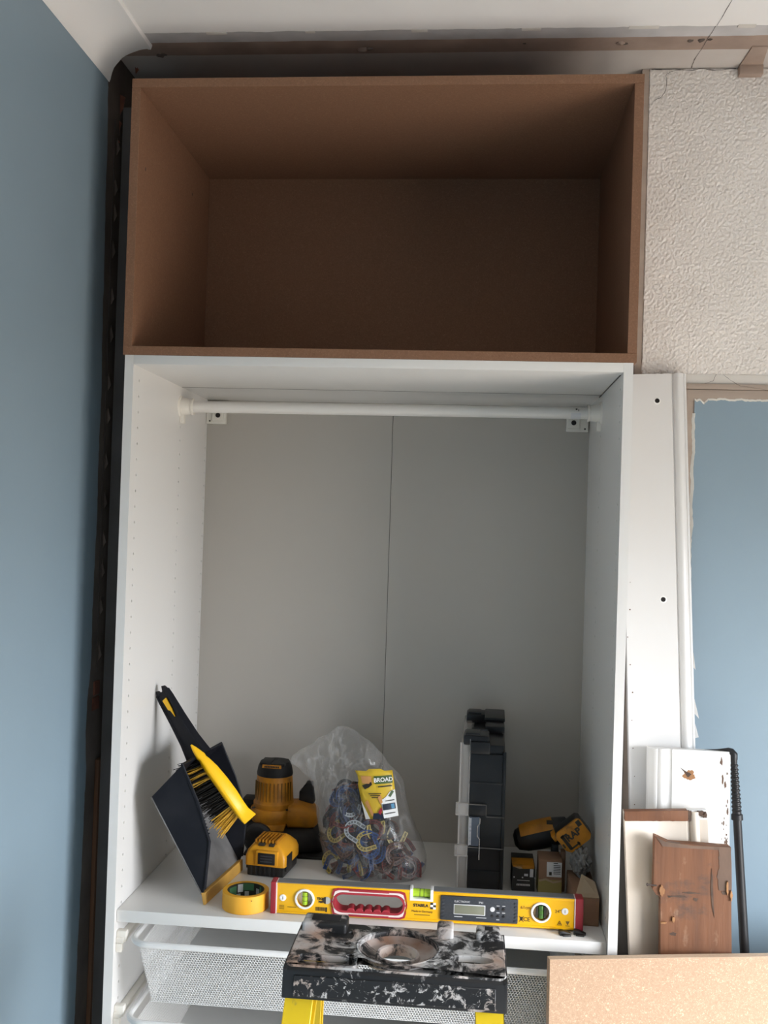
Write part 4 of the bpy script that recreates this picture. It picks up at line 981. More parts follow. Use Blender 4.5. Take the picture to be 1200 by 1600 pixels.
for a, b in ((0, 0), (1, 1), (0, 2)): m.box(.3165 + a * .0055, .322 + a * .0055, -.0006, 0, .0250 + b * .0042, .0292 + b * .0042, mtx=Lm)
build('check_emblem', m, M['ink'], lv, kind='stuff')
m = MB()
for a, b in ((1, 0), (0, 1), (1, 2)): m.box(.3165 + a * .0055, .322 + a * .0055, -.0006, 0, .0250 + b * .0042, .0292 + b * .0042, mtx=Lm)
build('check_emblem', m, M['white'], lv, kind='stuff')
text('printed_word', 'Made in Germany', .0058, LF(.3005, .0195), M['inkbrown'], lv)
m = MB(); m.box(.285, .316, -.0005, 0, .0120, .0132, mtx=Lm); build('small_print', m, M['inkbrown'], lv)
text('printed_word', '61cm', .0088, LF(.5035, .0385), M['inkbrown'], lv)
text('printed_word', '24"', .0088, LF(.5665, .0345), M['inkbrown'], lv)
text('printed_word', 'CE', .0110, LF(.5060, .0155), M['ink'], lv)
m = MB(); m.prism([(.4925, -.0006, .020), (.4990, -.0006, .020), (.4975, -.0006, .013), (.4940, -.0006, .013)], (0, .0006, 0), mtx=Lm)
for q in ((.4915, .0215, .5000, .0105), (.5000, .0215, .4915, .0105)):
    a_, b_ = V((q[0], -.0006, q[1])), V((q[2], -.0006, q[3])); m.cyl(Lm @ a_, Lm @ b_, .0005, n=5)
build('bin_symbol', m, M['ink'], lv)
m = MB(); tri = [(.5660, .0085), (.5745, .0085), (.5702, .0165)]
for i in range(3): m.cyl(Lm @ V((tri[i][0], -.0006, tri[i][1])), Lm @ V((tri[(i + 1) % 3][0], -.0006, tri[(i + 1) % 3][1])), .0006, n=5)
m.box(.5690, .5715, -.0008, 0, .0098, .0125, mtx=Lm); m.prism([(.5815, -.0006, .0165), (.5895, -.0006, .0165), (.5855, -.0006, .0085)], (0, .0005, 0), mtx=Lm); m.box(.5815, .5895, -.0006, 0, .0070, .0078, mtx=Lm)
build('warning_symbol', m, M['inkbrown'], lv)
text('printed_word', 'TECH', .0058, LF(.0975, .0330), M['ink'], lv, bold=.0003); text('printed_word', '700', .0058, LF(.0975, .0265), M['ink'], lv, bold=.0003)
m = MB()
for k in range(9):
    u = .0880 + k * .0021 + random.random() * .0006; m.box(u, u + .0011, -.0006, 0, .0090, .0165, mtx=Lm)
m.box(.1075, .1110, -.0006, 0, .0075, .0165, mtx=Lm); build('barcode', m, M['ink'], lv, kind='stuff')
m = MB(); m.box(.031, .049, -.0006, 0, .0128, .0138, mtx=Lm)
for k in range(4): m.box(.0145, .0245, -.0006, 0, .0085 + k * .0022, .0092 + k * .0022, mtx=Lm)
build('small_print', m, M['inkbrown'], lv, kind='stuff')
for u, v_, mm in ((.0215, .0310, 'white'), (.1105, .0305, 'silver'), (.5800, .0355, 'white')):
    m = MB(); m.cyl(Lm @ V((u, .001, v_)), Lm @ V((u, -.0014, v_)), .0066 if mm == 'white' else .0072, n=22, bev=.0006); bt = build('round_plug', m, M[mm], lv)
    if mm == 'silver':
        m = MB(); m.prism([(u - .0022 + .0066 * math.cos(R_(a)), -.0015, v_ + .0066 * math.sin(R_(a))) for a in range(90, 271, 20)], (0, .001, 0), mtx=Lm); build('dark_half', m, M['ink'], bt)
    else:
        m = MB(); m.box(u - .0004, u + .0004, -.0018, -.001, v_ - .003, v_ + .003, mtx=Lm); build('slot', m, M['ink'], bt)

# two little black clips under the right end of the level
for i, (x, y, a, lab) in enumerate(((.905, .0315, 12, 'small black plastic clip below the level, left of the pair'), (.932, .0365, -8, 'small black plastic clip at the red end of the level, right of the pair'))):
    mt = Matrix.Translation((x, y, ZS)) @ Matrix.Rotation(R_(a), 4, 'Z')
    m = MB(); m.prism([(-.011, 0, .0002), (.012, 0, .0002), (.013, 0, .003), (.006, 0, .0055), (-.004, 0, .0085), (-.011, 0, .0085)], (0, .0115, 0), mtx=mt, bev=.0008)
    m.box(-.006, .010, -.006, .001, .0002, .0035, .0008, mtx=mt)
    o = build('plastic_clip', m, M['black'], loc=(x, y, ZS)); tag(o, lab, 'clip', 'black clips under the level')

# ================================================================== BATTERY PACK BY THE TAPE
bp = thing('battery_pack', 'yellow and black tool battery with a dark window behind the tape roll', 'battery', (.268, .285, ZS))
Km = Matrix.Translation((.268, .245, ZS)) @ Matrix.Rotation(R_(-7), 4, 'Z')
m = MB(); m.box(-.041, .043, .000, .105, .0003, .030, .004, mtx=Km)
for k in range(7): m.box(-.034 + k * .0105, -.029 + k * .0105, -.0018, .004, .003, .026, .0008, mtx=Km)
build('black_base', m, M['black'], bp)
m = MB(); rings = []
for z, xa, xb, ya, yb in ((.024, -.046, .047, -.003, .107), (.044, -.046, .047, -.003, .107), (.056, -.042, .042, .001, .104), (.066, -.034, .030, .010, .098), (.071, -.030, .024, .020, .092)):
    r = .008; ring = []
    for cx_, cy_, a0 in ((xb - r, ya + r, -90), (xb - r, yb - r, 0), (xa + r, yb - r, 90), (xa + r, ya + r, 180)):
        for t in range(4): ring.append(Km @ V((cx_ + r * math.cos(R_(a0 + 30 * t)), cy_ + r * math.sin(R_(a0 + 30 * t)), z)))
    rings.append(ring)
m.loft(rings); build('yellow_shell', m, M['yellow'], bp, smooth=45)
m = MB(); m.box(-.020, .031, -.0075, .004, .026, .059, .004, mtx=Km); build('window_frame', m, M['yellow'], bp)
m = MB(); m.box(-.014, .0255, -.0092, -.002, .0295, .0545, .002, mtx=Km); wp_ = build('dark_window', m, M['blackd'], bp)
m = MB()
for k in range(3): m.box(-.008, .019, -.0096, -.009, .035 + k * .006, .0375 + k * .006, mtx=Km)
build('window_print', m, M['slate'], wp_, kind='stuff')
m = MB()
for k in range(7): m.box(-.029 + k * .0078, -.0245 + k * .0078, .014, .075, .068, .0765, .001, mtx=Km)
build('grip_ribs', m, M['yellow_d'], bp, kind='stuff')
m = MB()
for s in (-.047, .043): m.box(s, s + .005, .010, .050, .012, .046, .002, mtx=Km)
build('release_button', m, M['black'], bp, kind='stuff')
m = MB(); m.box(-.018, -.004, .004, .02, .0655, .0705, .001, mtx=Km); m.box(.006, .018, .004, .02, .0655, .0705, .001, mtx=Km); build('top_slot', m, M['ink'], bp, kind='stuff')

# ================================================================== POWER TOOL (motor upright)
pt = thing('power_tool', 'dusty yellow and black power tool standing with its motor upright behind the dustpan', 'power tool', (.26, .45, ZS))
cx_, cy_ = .2445, .452
m = MB(); m.lathe([(.0001, 1.0), (.049, 1.0), (.0495, 1.012), (.0465, 1.016), (.0455, 1.03), (.0425, 1.074), (.0415, 1.077), (.0001, 1.077)], (cx_, cy_, 0), 40)
mot = build('motor_housing', m, M['yellow_d'], pt)
m = MB()
for k in range(13):
    a = R_(200 + k * 11.5); r = .0468
    m.box(-.0006, .0006, -.002, .001, 1.020, 1.064, mtx=Matrix.Translation((cx_ + .0446 * math.cos(a), cy_ + .0446 * math.sin(a), 0)) @ Matrix.Rotation(a + R_(90), 4, 'Z'))
build('vent_slits', m, M['inkbrown'], mot, kind='stuff')
m = MB(); m.lathe([(.0001, 1.0765), (.0430, 1.0765), (.0435, 1.081), (.0405, 1.097), (.036, 1.107), (.0345, 1.1085), (.0001, 1.1085)], (cx_, cy_, 0), 40)
m.box(cx_ - .030, cx_ - .004, cy_ - .038, cy_ + .02, 1.104, 1.1115, .002); m.box(cx_ + .004, cx_ + .030, cy_ - .038, cy_ + .02, 1.104, 1.1105, .002)
cp_ = build('motor_cap', m, M['blackd'], pt)
m = MB(); m.prism([(cx_ - .024, cy_ - .0405, 1.0995), (cx_ + .022, cy_ - .0405, 1.0990), (cx_ + .0215, cy_ - .038, 1.1065), (cx_ - .0235, cy_ - .038, 1.107)], (0, .003, 0)); lb_ = build('cap_label', m, M['yellow_d'], cp_)
m = MB()
for k in range(9): m.box(cx_ - .018 + k * .004, cx_ - .0155 + k * .004, cy_ - .0412, cy_ - .039, 1.1005, 1.1045)
build('label_print', m, M['ink'], cp_, kind='stuff')
m = MB(); m.lathe([(.0001, .968), (.052, .968), (.0555, .975), (.0555, .996), (.053, 1.001), (.0001, 1.001)], (cx_, cy_, 0), 44); cl_ = build('collar', m, M['yellow_d'], pt)
m = MB()
for a in (215, 318): m.cyl((cx_ + .0525 * math.cos(R_(a)), cy_ + .0525 * math.sin(R_(a)), 1.0005), (cx_ + .0525 * math.cos(R_(a)), cy_ + .0525 * math.sin(R_(a)), 1.003), .004, n=12)
build('collar_screw', m, M['nail'], cl_, kind='stuff')
m = MB(); m.prism([(cx_ - .022, cy_ - .058, .969), (cx_ + .038, cy_ - .052, .969), (cx_ + .034, cy_ - .052, .952), (cx_ + .010, cy_ - .058, .944), (cx_ + .000, cy_ - .060, .942), (cx_ - .012, cy_ - .060, .950)], (0, .05, 0), bev=.002)
build('lower_yellow_guard', m, M['yellow_d'], cl_)
m = MB(); m.box(cx_ - .002, cx_ + .012, cy_ - .0615, cy_ - .055, .9445, .957, .002); build('guard_slot', m, M['hole'], cl_)
m = MB(); rings = []
for x, hy_, z0, z1 in ((.285, .045, .955, 1.012), (.305, .045, .955, 1.014), (.330, .043, .955, 1.008), (.346, .036, .958, 1.000), (.352, .024, .963, .990)):
    rings.append([V((x, cy_ + .005 + hy_ * c_, (z0 + z1) / 2 + (z1 - z0) / 2 * s_)) for c_, s_ in [(math.copysign(abs(math.cos(t)) ** .5, math.cos(t)), math.copysign(abs(math.sin(t)) ** .5, math.sin(t))) for t in [2 * math.pi * i / 20 for i in range(20)]]])
m.loft(rings); build('gear_housing', m, M['yellow_d'], pt, smooth=45)
m = MB(); m.prism([(.303, cy_ + .01, 1.008), (.340, cy_ + .01, 1.006), (.334, cy_ + .01, 1.056), (.318, cy_ + .01, 1.056), (.3135, cy_ + .01, 1.040), (.303, cy_ + .01, 1.036)], (0, .03, 0), bev=.004); build('side_handle', m, M['blackd'], pt)
def lumpy(path, seed, amp=.006, n=18):
    """rounded black casting lofted along x: (x, yc, hy, z0, z1)"""
    rings = []
    for x, yc, hy_, z0, z1 in path:
        ring = []
        for i in range(n):
            t = 2 * math.pi * i / n; c_ = math.copysign(abs(math.cos(t)) ** .55, math.cos(t)); s_ = math.copysign(abs(math.sin(t)) ** .55, math.sin(t))
            p = V((x, yc + hy_ * c_, max(ZS + .0004, (z0 + z1) / 2 + (z1 - z0) / 2 * s_)))
            k = noise.noise(p * 28 + V((seed, 0, 0))) * amp; ring.append(V((p.x + k, p.y + k, max(ZS + .0004, p.z + k * .5))))
        rings.append(ring)
    mm = MB(); mm.loft(rings); return mm
m = lumpy([(.186, .45, .050, ZS, .958), (.200, .45, .064, ZS, .968), (.235, .45, .068, ZS, .962), (.275, .45, .070, ZS, .958), (.315, .45, .066, ZS, .962), (.345, .45, .056, ZS, .958), (.362, .45, .040, ZS, .93), (.372, .45, .03, ZS, .915)], 3)
build('lower_body', m, M['blackd'], pt, smooth=50)
m = MB(); m.lathe([(.0001, 0), (.028, 0), (.034, .004), (.034, .014), (.028, .020), (.012, .022), (.0001, .022)], (0, 0, 0), 30, Matrix.Translation((.223, .385, .945)) @ Matrix.Rotation(R_(90), 4, 'X')); build('round_knob', m, M['blackd'], pt)
m = MB(); m.box(.165, .195, .452, .50, 1.0 - .098, 1.012, .004)
for k in range(6): m.box(.164, .196, .4505, .453, .93 + k * .013, .937 + k * .013, .001)
build('rear_battery_block', m, M['blackd'], pt)
m = MB(); m.box(.19, .385, .375, .52, ZS + .0002, ZS + .006, .002); build('base_plate', m, M['blackd'], pt)

# ================================================================== CLEAR BAG OF HORSESHOE PACKERS
prof = [(.9022, .405, .612, .330, .078), (.912, .396, .620, .332, .088), (.935, .388, .622, .334, .094), (.97, .378, .610, .335, .096), (1.01, .371, .590, .335, .092), (1.05, .366, .574, .332, .084),
        (1.085, .362, .566, .330, .074), (1.105, .352, .562, .330, .066), (1.125, .326, .545, .33, .056), (1.140, .303, .530, .33, .046), (1.155, .312, .518, .33, .042), (1.172, .338, .502, .33, .036), (1.190, .368, .486, .33, .030), (1.206, .388, .464, .33, .022), (1.217, .402, .446, .33, .014), (1.2235, .412, .432, .33, .005)]
def interp(z):
    for a, b in zip(prof, prof[1:]):
        if a[0] <= z <= b[0]:
            t = (z - a[0]) / (b[0] - a[0]); return [a[i] + (b[i] - a[i]) * t for i in range(5)]
    return prof[-1]
m = MB(); rings = []; NZ, NA = 72, 88
for j in range(NZ + 1):
    z = .9022 + (1.2235 - .9022) * j / NZ; _, xl, xr, yc, hy_ = interp(z); ring = []
    up = max(0, (z - 1.03) / .19)
    for i in range(NA):
        t = 2 * math.pi * i / NA; c_ = math.copysign(abs(math.cos(t)) ** .8, math.cos(t)); s_ = math.copysign(abs(math.sin(t)) ** .8, math.sin(t))
        x = (xl + xr) / 2 + (xr - xl) / 2 * c_; y = yc + hy_ * s_; p = V((x, y, z))
        q = V((x * 34 + z * 9, y * 30, z * 9))
        wr = abs(noise.noise(q)) * 1.4 - .35 + .5 * noise.noise(V((x * 55, y * 50, z * 60)))
        amp = (.0035 + .013 * up) * min(1, (z - .9022) / .02) * (1 if z < 1.20 else .5)
        r_ = V((c_, s_, 0)); p = p - r_ * (wr * amp + .001)
        ring.append(p)
    rings.append(ring)
m.loft(rings, cap=True)
bag = thing('plastic_bag', 'crumpled clear plastic bag full of coloured plastic packers', 'bag', (.50, .33, ZS))
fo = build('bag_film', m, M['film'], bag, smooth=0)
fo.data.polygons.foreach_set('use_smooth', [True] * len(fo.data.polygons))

def packer_mesh(key, th=.003):
    m = MB(); R1, R2, r3 = .0215, .0125, .0168; n = 12; L_ = .020
    def arc(r, a0=0, a1=180, k=n): return [(r * math.cos(R_(a0 + (a1 - a0) * i / k)), r * math.sin(R_(a0 + (a1 - a0) * i / k))) for i in range(k + 1)]
    def band(ro, ri):
        o = [(ro, -L_)] + arc(ro) + [(-ro, -L_)]; i_ = [(ri, -L_)] + arc(ri) + [(-ri, -L_)]; k = len(o)
        v = [(x, y, z) for z in (0, th) for x, y in o] + [(x, y, z) for z in (0, th) for x, y in i_]; f = []
        for q in range(k - 1):
            f += [(q, q + 1, 2 * k + q + 1, 2 * k + q), (k + q, 3 * k + q, 3 * k + q + 1, k + q + 1), (q, k + q, k + q + 1, q + 1), (2 * k + q, 2 * k + q + 1, 3 * k + q + 1, 3 * k + q)]
        m.add(v, f)
    band(R1, R1 - .0022); band(R2 + .002, R2)
    for q in range(8):
        a = R_(12 + q * 22.3); m.box(R2, R1 - .001, -.0009, .0009, .0004, th - .0004, mtx=Matrix.Rotation(a, 4, 'Z'))
    for s in (-1, 1):
        for y in (-.008, -.019): m.box(min(s * R2, s * (R1 - .001)), max(s * R2, s * (R1 - .001)), y - .0009, y + .0009, .0004, th - .0004)
    o = [(R1 - .001, -L_)] + arc(R1 - .001) + [(-R1 + .001, -L_)]; i_ = [(R2 + .001, -L_)] + arc(R2 + .001) + [(-R2 - .001, -L_)]; k = len(o)
    v = [(x, y, .0010) for x, y in o + i_]; m.add(v, [(q, q + 1, k + q + 1, k + q) for q in range(k - 1)], mi=1)
    bmesh.ops.recalc_face_normals(m.bm, faces=m.bm.faces)
    me = bpy.data.meshes.new('packer'); m.bm.to_mesh(me); m.bm.free(); me.materials.append(M[key]); me.materials.append(M[key + '_web']); return me
def heap(z):
    for a, b in zip(HP, HP[1:]):
        if a[0] <= z <= b[0]:
            t = (z - a[0]) / (b[0] - a[0]); return [a[i] + (b[i] - a[i]) * t for i in range(3)]
    return HP[-1]
HP = [(.906, .410, .606), (.935, .398, .610), (.965, .388, .592), (1.0, .386, .566), (1.03, .392, .545), (1.06, .404, .520), (1.085, .426, .490), (1.10, .440, .474)]
NAMES = dict(pk_blue='blue', pk_navy='dark navy', pk_red='dark red', pk_brown='brown', pk_yellow='pale yellow', pk_white='white', pk_black='black')
PM = {k: packer_mesh(k) for k in NAMES}
def put_packer(key, pos, nrm, roll, lab=None):
    o = bpy.data.objects.new('horseshoe_packer', PM[key]); COL.objects.link(o)
    q = V(nrm).to_track_quat('Z', 'Y') @ Matrix.Rotation(roll, 4, 'Z').to_quaternion()
    o.rotation_mode = 'QUATERNION'; o.rotation_quaternion = q; o.location = pos
    x, y, z = pos
    zone = ('bottom' if z < .955 else 'middle' if z < 1.02 else 'top') + ' ' + ('left' if x < .455 else 'centre' if x < .525 else 'right')
    depth = 'near the front' if y < .275 else 'halfway in' if y < .305 else 'towards the back'
    tag(o, lab or f'{NAMES[key]} plastic packer in the bag, {zone} of heap, {depth}', 'packer', f'{NAMES[key]} horseshoe packers at the {zone} of the heap, {depth}')
rnd = random.Random(5)
for key, x, z, roll, lab in (('pk_yellow', .489, .990, 1.9, 'pale yellow horseshoe packer at the front centre of the clear bag'), ('pk_blue', .486, .946, .15, 'bright blue horseshoe packer low at the front of the clear bag'), ('pk_white', .462, 1.012, 1.1, 'white horseshoe packer just left of the yellow one in the clear bag'), ('pk_blue', .436, 1.078, 2.0, 'blue horseshoe packer topmost in the heap left of the header card'), ('pk_navy', .444, 1.05, .6, 'dark navy horseshoe packer below the topmost blue one in the bag'), ('pk_yellow', .553, .995, 2.6, 'pale yellow horseshoe packer right below the header card'), ('pk_yellow', .408, .930, .9, 'pale yellow horseshoe packer at the bottom left of the clear bag'), ('pk_blue', .50, .975, 3.6, 'blue horseshoe packer right behind the front yellow one in the bag')):
    zz, xl, xr = heap(z); u = (x - (xl + xr) / 2) / ((xr - xl) / 2); y = .335 - .082 * math.sqrt(max(.05, 1 - u * u * .9)) * (1 - .45 * max(0, (z - 1.0) / .1))
    put_packer(key, (x, y, z), (u * .5, -1, .35), roll, lab)
keys = ['pk_blue'] * 5 + ['pk_navy'] * 5 + ['pk_red'] * 6 + ['pk_brown'] * 6 + ['pk_black'] * 3 + ['pk_yellow'] * 1 + ['pk_white'] * 1
for layer, cnt in ((.074, 46), (.056, 46), (.030, 34)):
    for k in range(cnt):
        z = .912 + (1.088 - .912) * (rnd.random() ** 1.25); zz, xl, xr = heap(z); u = rnd.uniform(-.86, .86); x = (xl + xr) / 2 + (xr - xl) / 2 * u
        y = .335 - layer * math.sqrt(max(.05, 1 - u * u * .9)) * (1 - .5 * max(0, (z - 1.0) / .1)); z = max(z, .9265)
        ky = rnd.choice(keys)
        if u > .25 and rnd.random() < .65: ky = rnd.choice(['pk_navy', 'pk_black', 'pk_brown', 'pk_red'])
        n_ = V((u * .55 + rnd.gauss(0, .45), -1, .3 + rnd.gauss(0, .45))).normalized()
        ext = .022 * math.sqrt(max(0, 1 - n_.z ** 2))
        put_packer(ky, (x, y, max(z, ZS + ext + .004)), n_, rnd.random() * 6.28)
# printed header card tucked in the bag
hc = thing('header_card', 'yellow and white printed header card inside the clear bag', 'card', (.52, .262, 1.09))
def card_pt(u, v_, d=0.):
    """u,v in 0..1 on the gently bent card"""
    p = V((.4595, .262, 1.142)).lerp(V((.5425, .262, 1.147)), u).lerp(V((.487, .250, 1.040)).lerp(V((.5600, .250, 1.052)), u), v_)
    return V((p.x, p.y - .010 * math.sin(math.pi * u) - d, p.z))
def card_patch(name, us, vs, m_, d, poly=None, n=8):
    mb = MB()
    if poly: mb.prism([card_pt(a, b, d) for a, b in poly], (0, .0006, 0))
    else:
        for i in range(n):
            a0, a1 = us[0] + (us[1] - us[0]) * i / n, us[0] + (us[1] - us[0]) * (i + 1) / n
            mb.add([card_pt(a0, vs[0], d), card_pt(a1, vs[0], d), card_pt(a1, vs[1], d), card_pt(a0, vs[1], d)], [(0, 1, 2, 3)])
    return build(name, mb, m_, hc, smooth=0)
m = MB(); n = 10
rows = []
for j in range(11):
    rows.append([card_pt(i / n + (.05 * math.sin(j * 1.1) if i == 0 and j < 3 else 0), j / 10 - (.05 if j == 0 and 3 < i < 8 else 0)) for i in range(n + 1)])
v = [p for r in rows for p in r]; k = n + 1
m.add(v, [(j * k + i, (j + 1) * k + i, (j + 1) * k + i + 1, j * k + i + 1) for j in range(10) for i in range(n)])
cb = build('card_body', m, M['cardyel'], hc, smooth=60); md = cb.modifiers.new('thick', 'SOLIDIFY'); md.thickness = .0012; md.offset = -1
card_patch('white_panel', 0, 0, M['white'], .0022, [(1.0, .42), (1.0, 1.0), (.58, 1.0), (.58, .62), (.74, .55), (.86, .45)])
card_patch('title_box', (.50, .97), (.10, .27), M['printg'], .0024)
card_patch('white_corner', 0, 0, M['white'], .0022, [(0, .62), (.16, .99), (.02, 1.0)])
card_patch('red_print', 0, 0, M['red'], .0026, [(.44, .86), (.55, .76), (.58, .82), (.50, .92)])
card_patch('pale_patch', (.14, .42), (.10, .26), M['skin'], .0022); card_patch('dark_bar', 0, 0, M['ink'], .0026, [(.12, .30), (.40, .22), (.41, .28), (.30, .34), (.18, .38)])
card_patch('orange_stroke', 0, 0, M['skin'], .0024, [(.10, .66), (.20, .60), (.30, .90), (.24, .95)]); card_patch('orange_stroke', 0, 0, M['skin'], .0024, [(.50, .55), (.60, .50), (.62, .66), (.55, .70)])
card_patch('navy_block', 0, 0, M['logob'], .0026, [(.30, .88), (.55, .88), (.58, 1.0), (.24, 1.0)])
card_patch('logo_block', (.60, .96), (.70, .83), M['logob'], .0032); card_patch('logo_blue', (.84, .93), (.715, .815), M['logoc'], .0038)
card_patch('green_stripe', 0, 0, M['printg'], .0034, [(.80, .54), (.92, .43), (.97, .46), (.86, .57)])
def card_frame(u, v_, d):
    x = (card_pt(u + .02, v_) - card_pt(u - .02, v_)).normalized(); y = (card_pt(u, v_ - .02) - card_pt(u, v_ + .02)).normalized(); z = x.cross(y).normalized(); y = z.cross(x)
    mt = Matrix.Identity(4); p = card_pt(u, v_, d)
    for i in range(3): mt[i][0], mt[i][1], mt[i][2], mt[i][3] = x[i], y[i], z[i], p[i]
    return mt
text('printed_word', 'BROAD', .0125, card_frame(.735, .185, .0034), M['white'], hc, bold=.0003)
card_patch('small_print', (.56, .94), (.315, .340), M['ink'], .0030)
for u0, u1, v_ in ((.26, .62, .46), (.30, .58, .50), (.33, .52, .54), (.70, .95, .63), (.63, .93, .90)):
    card_patch('small_print', (u0, u1), (v_, v_ + .018), M['ink'], .0034)

# ================================================================== PARTS ORGANISER
og = thing('organiser_case', 'tall black parts organiser case with clear lid standing on end', 'case', (.737, .38, ZS))
Gm = Matrix.Translation((.7125, .222, ZS + .0004)) @ Matrix.Rotation(R_(-1.0), 4, 'Z')
m = MB(); m.box(0, .0755, 0, .325, 0, .300, .004, mtx=Gm); m.box(.004, .0715, .006, .318, .29, .318, .003, mtx=Gm)
m.box(.0, .0765, -.003, .0, .236, .240, .001, mtx=Gm); m.box(.027, .0765, -.003, 0, .166, .170, .001, mtx=Gm); m.box(.0, .0755, -.003, 0, .096, .100, .001, mtx=Gm); m.box(0, .0755, -.003, 0, .048, .051, .001, mtx=Gm)
m.box(.070, .0770, -.004, .006, .0, .306, .002, mtx=Gm)
build('case_body', m, M['orgdark'], og)
for (a, lab) in (((-.002, .037, -.006, .002, .168, .193), 1), ((.0, .042, -.006, .004, .300, .326), 1), ((-.002, .026, -.005, .002, .082, .099), 1)):
    m = MB(); m.box(*a, bev=.003, mtx=Gm); build('latch', m, M['orgdark'], og)
m = MB(); m.box(.0, .0245, -.0045, .001, .103, .165, .002, mtx=Gm); ins = build('label_insert', m, M['orgblue'], og, label='smoky blue insert')
m = MB()
for k in range(22): m.box(.0025, .0065, -.0054, -.004, .106 + k * .0026, .1072 + k * .0026, mtx=Gm)
m.box(.0008, .0020, -.0054, -.004, .104, .164, mtx=Gm); build('scale_ticks', m, M['lilac'], ins, kind='stuff')
m = MB(); m.tube([Gm @ V(p) for p in ((.0245, -.0055, .163), (.0245, -.0055, .152), (.0195, -.0065, .147), (.0195, -.0065, .125), (.0245, -.0055, .119), (.0245, -.0055, .075))], .0012, 6); build('clear_hinge_pin', m, M['clear'], ins)
m = MB()
for a in ((.0, .0370, -.0068, -.0052, .191, .1935), (.036, .0378, -.0068, -.0052, .168, .193), (.0378, .0765, -.0042, -.0030, .1655, .168), (.0, .0765, -.0042, -.003, .099, .1012)): m.box(*a, mtx=Gm)
build('worn_edge', m, M['greyboard'], og, kind='stuff')
m = MB(); m.box(-.021, -.0008, .002, .322, .0, .322, .004, mtx=Gm); lid = build('clear_lid', m, M['clear'], og)
for z0, z1 in ((.167, .194), (.080, .104)):
    m = MB(); m.box(-.0285, .0, -.008, .004, z0, z1, .002, mtx=Gm); build('lid_catch', m, M['clear'], lid)
m = MB(); m.box(-.0225, -.0190, -.001, .002, .0, .322, .0006, mtx=Gm); m.box(-.002, 0, -.001, .002, .0, .33, .0006, mtx=Gm); build('lid_ridge', m, M['clear'], lid)
m = MB()
for y0 in (.0, .250): m.box(-.016, .040, y0, y0 + .065, .316, .338, .005, mtx=Gm); m.box(-.012, .020, y0 + .002, y0 + .05, .337, .342, .002, mtx=Gm)
m.box(.030, .074, .130, .325, .316, .334, .004, mtx=Gm); m.box(.028, .0755, .190, .310, .333, .342, .003, mtx=Gm)
build('carry_handle', m, M['orgdark'], og)
m = MB(); m.box(.012, .036, .10, .104, .318, .332, .001, mtx=Gm); build('handle_label', m, M['slate'], og)

# ================================================================== THINGS IN THE RIGHT CORNER
m = MB(); m.box(.9265, .9755, .086, .250, ZS + .0003, .9565, .0012)
b1_ = build('carton_body', m, M['card_br'], None, loc=(.95, .17, ZS)); 
ct = thing('carton', 'plain brown carton with an open flap behind the red end of the level', 'box', (.95, .17, ZS)); b1_.parent = ct; b1_.location = (0, 0, 0)
m = MB(); m.slab([(.928, .088, .957), (.9755, .088, .957), (.972, .130, .974), (.945, .140, .985)], .0012); build('flap', m, M['card_tan'], ct)
# crumpled grey packaging above it
m = MB(); bmesh.ops.create_icosphere(m.bm, subdivisions=4, radius=1)
for v_ in m.bm.verts:
    k = 1 + .55 * abs(noise.noise(v_.co * 1.8)) + .25 * abs(noise.noise(v_.co * 4.5)) - .25
    v_.co = V((.952, .225, .985)) + V((v_.co.x * .021 * k, v_.co.y * .05 * k, v_.co.z * .030 * k)); v_.co.x = min(v_.co.x, .9805); v_.co.z = max(v_.co.z, .9575)
o = build('packaging', m, M['crumple'], loc=(.952, .225, .9575), smooth=0); tag(o, 'crumpled grey packaging on top of the plain brown carton', 'packaging')
ct2 = thing('carton', 'small olive and brown carton with a pale printed label below the drill', 'box', (.89, .28, ZS))
m = MB(); m.box(.8655, .9140, .228, .292, ZS + .0003, .9805, .0012); build('carton_body', m, M['card_br'], ct2)
m = MB(); m.box(.8652, .9142, .2274, .2915, ZS + .0006, .940, .0004); build('olive_sleeve', m, M['card_olive'], ct2, label='olive lower half')
m = MB(); m.prism([(.866, .2272, .939), (.880, .2268, .943), (.896, .2268, .937), (.914, .2272, .941), (.914, .2272, .937), (.896, .2265, .933), (.88, .2265, .939), (.866, .2272, .935)], (0, .001, 0)); build('torn_edge', m, M['card_tan'], ct2)
m = MB(); m.box(.8820, .9135, .2268, .229, .9465, .9775, .0003); lb2 = build('paper_label', m, M['lilac'], ct2, label='pale printed label')
m = MB(); m.box(.887, .8925, .2262, .227, .950, .957)
for k in range(6): m.box(.896, .911, .2262, .227, .953 + k * .0035, .9542 + k * .0035)
m.box(.896, .905, .2262, .227, .975, .9765); build('label_print', m, M['ink'], lb2, kind='stuff')
ct3 = thing('carton', 'small black printed carton with an orange top flap beside the organiser', 'box', (.835, .29, ZS))
m = MB(); m.box(.8105, .8590, .252, .34, ZS + .0003, .9580, .001); build('carton_body', m, M['card_blk'], ct3)
m = MB(); m.prism([(.810, .251, .959), (.857, .251, .960), (.857, .251, .9535), (.836, .251, .952), (.812, .251, .955)], (0, .05, 0)); build('top_flap', m, M['yellow_d'], ct3)
m = MB(); m.prism([(.814, .2503, .9555), (.828, .2503, .9565), (.832, .2503, .9525), (.826, .2503, .9515)], (0, .001, 0)); build('torn_edge', m, M['card_tan'], ct3)
m = MB(); m.box(.836, .844, .2512, .2525, .9365, .9415); m.box(.848, .8555, .2512, .2525, .935, .952)
for k in range(2): m.box(.821, .848, .2512, .2525, .9265 - k * .008, .9275 - k * .008)
for x in (.813, .831, .862 - .004): m.box(x, x + .003, .2512, .2525, .9318, .9345)
for k in range(9): m.box(.820 + k * .0033, .8222 + k * .0033, .2512, .2525, .9155, .9195)
build('carton_print', m, M['lilac'], ct3, kind='stuff')

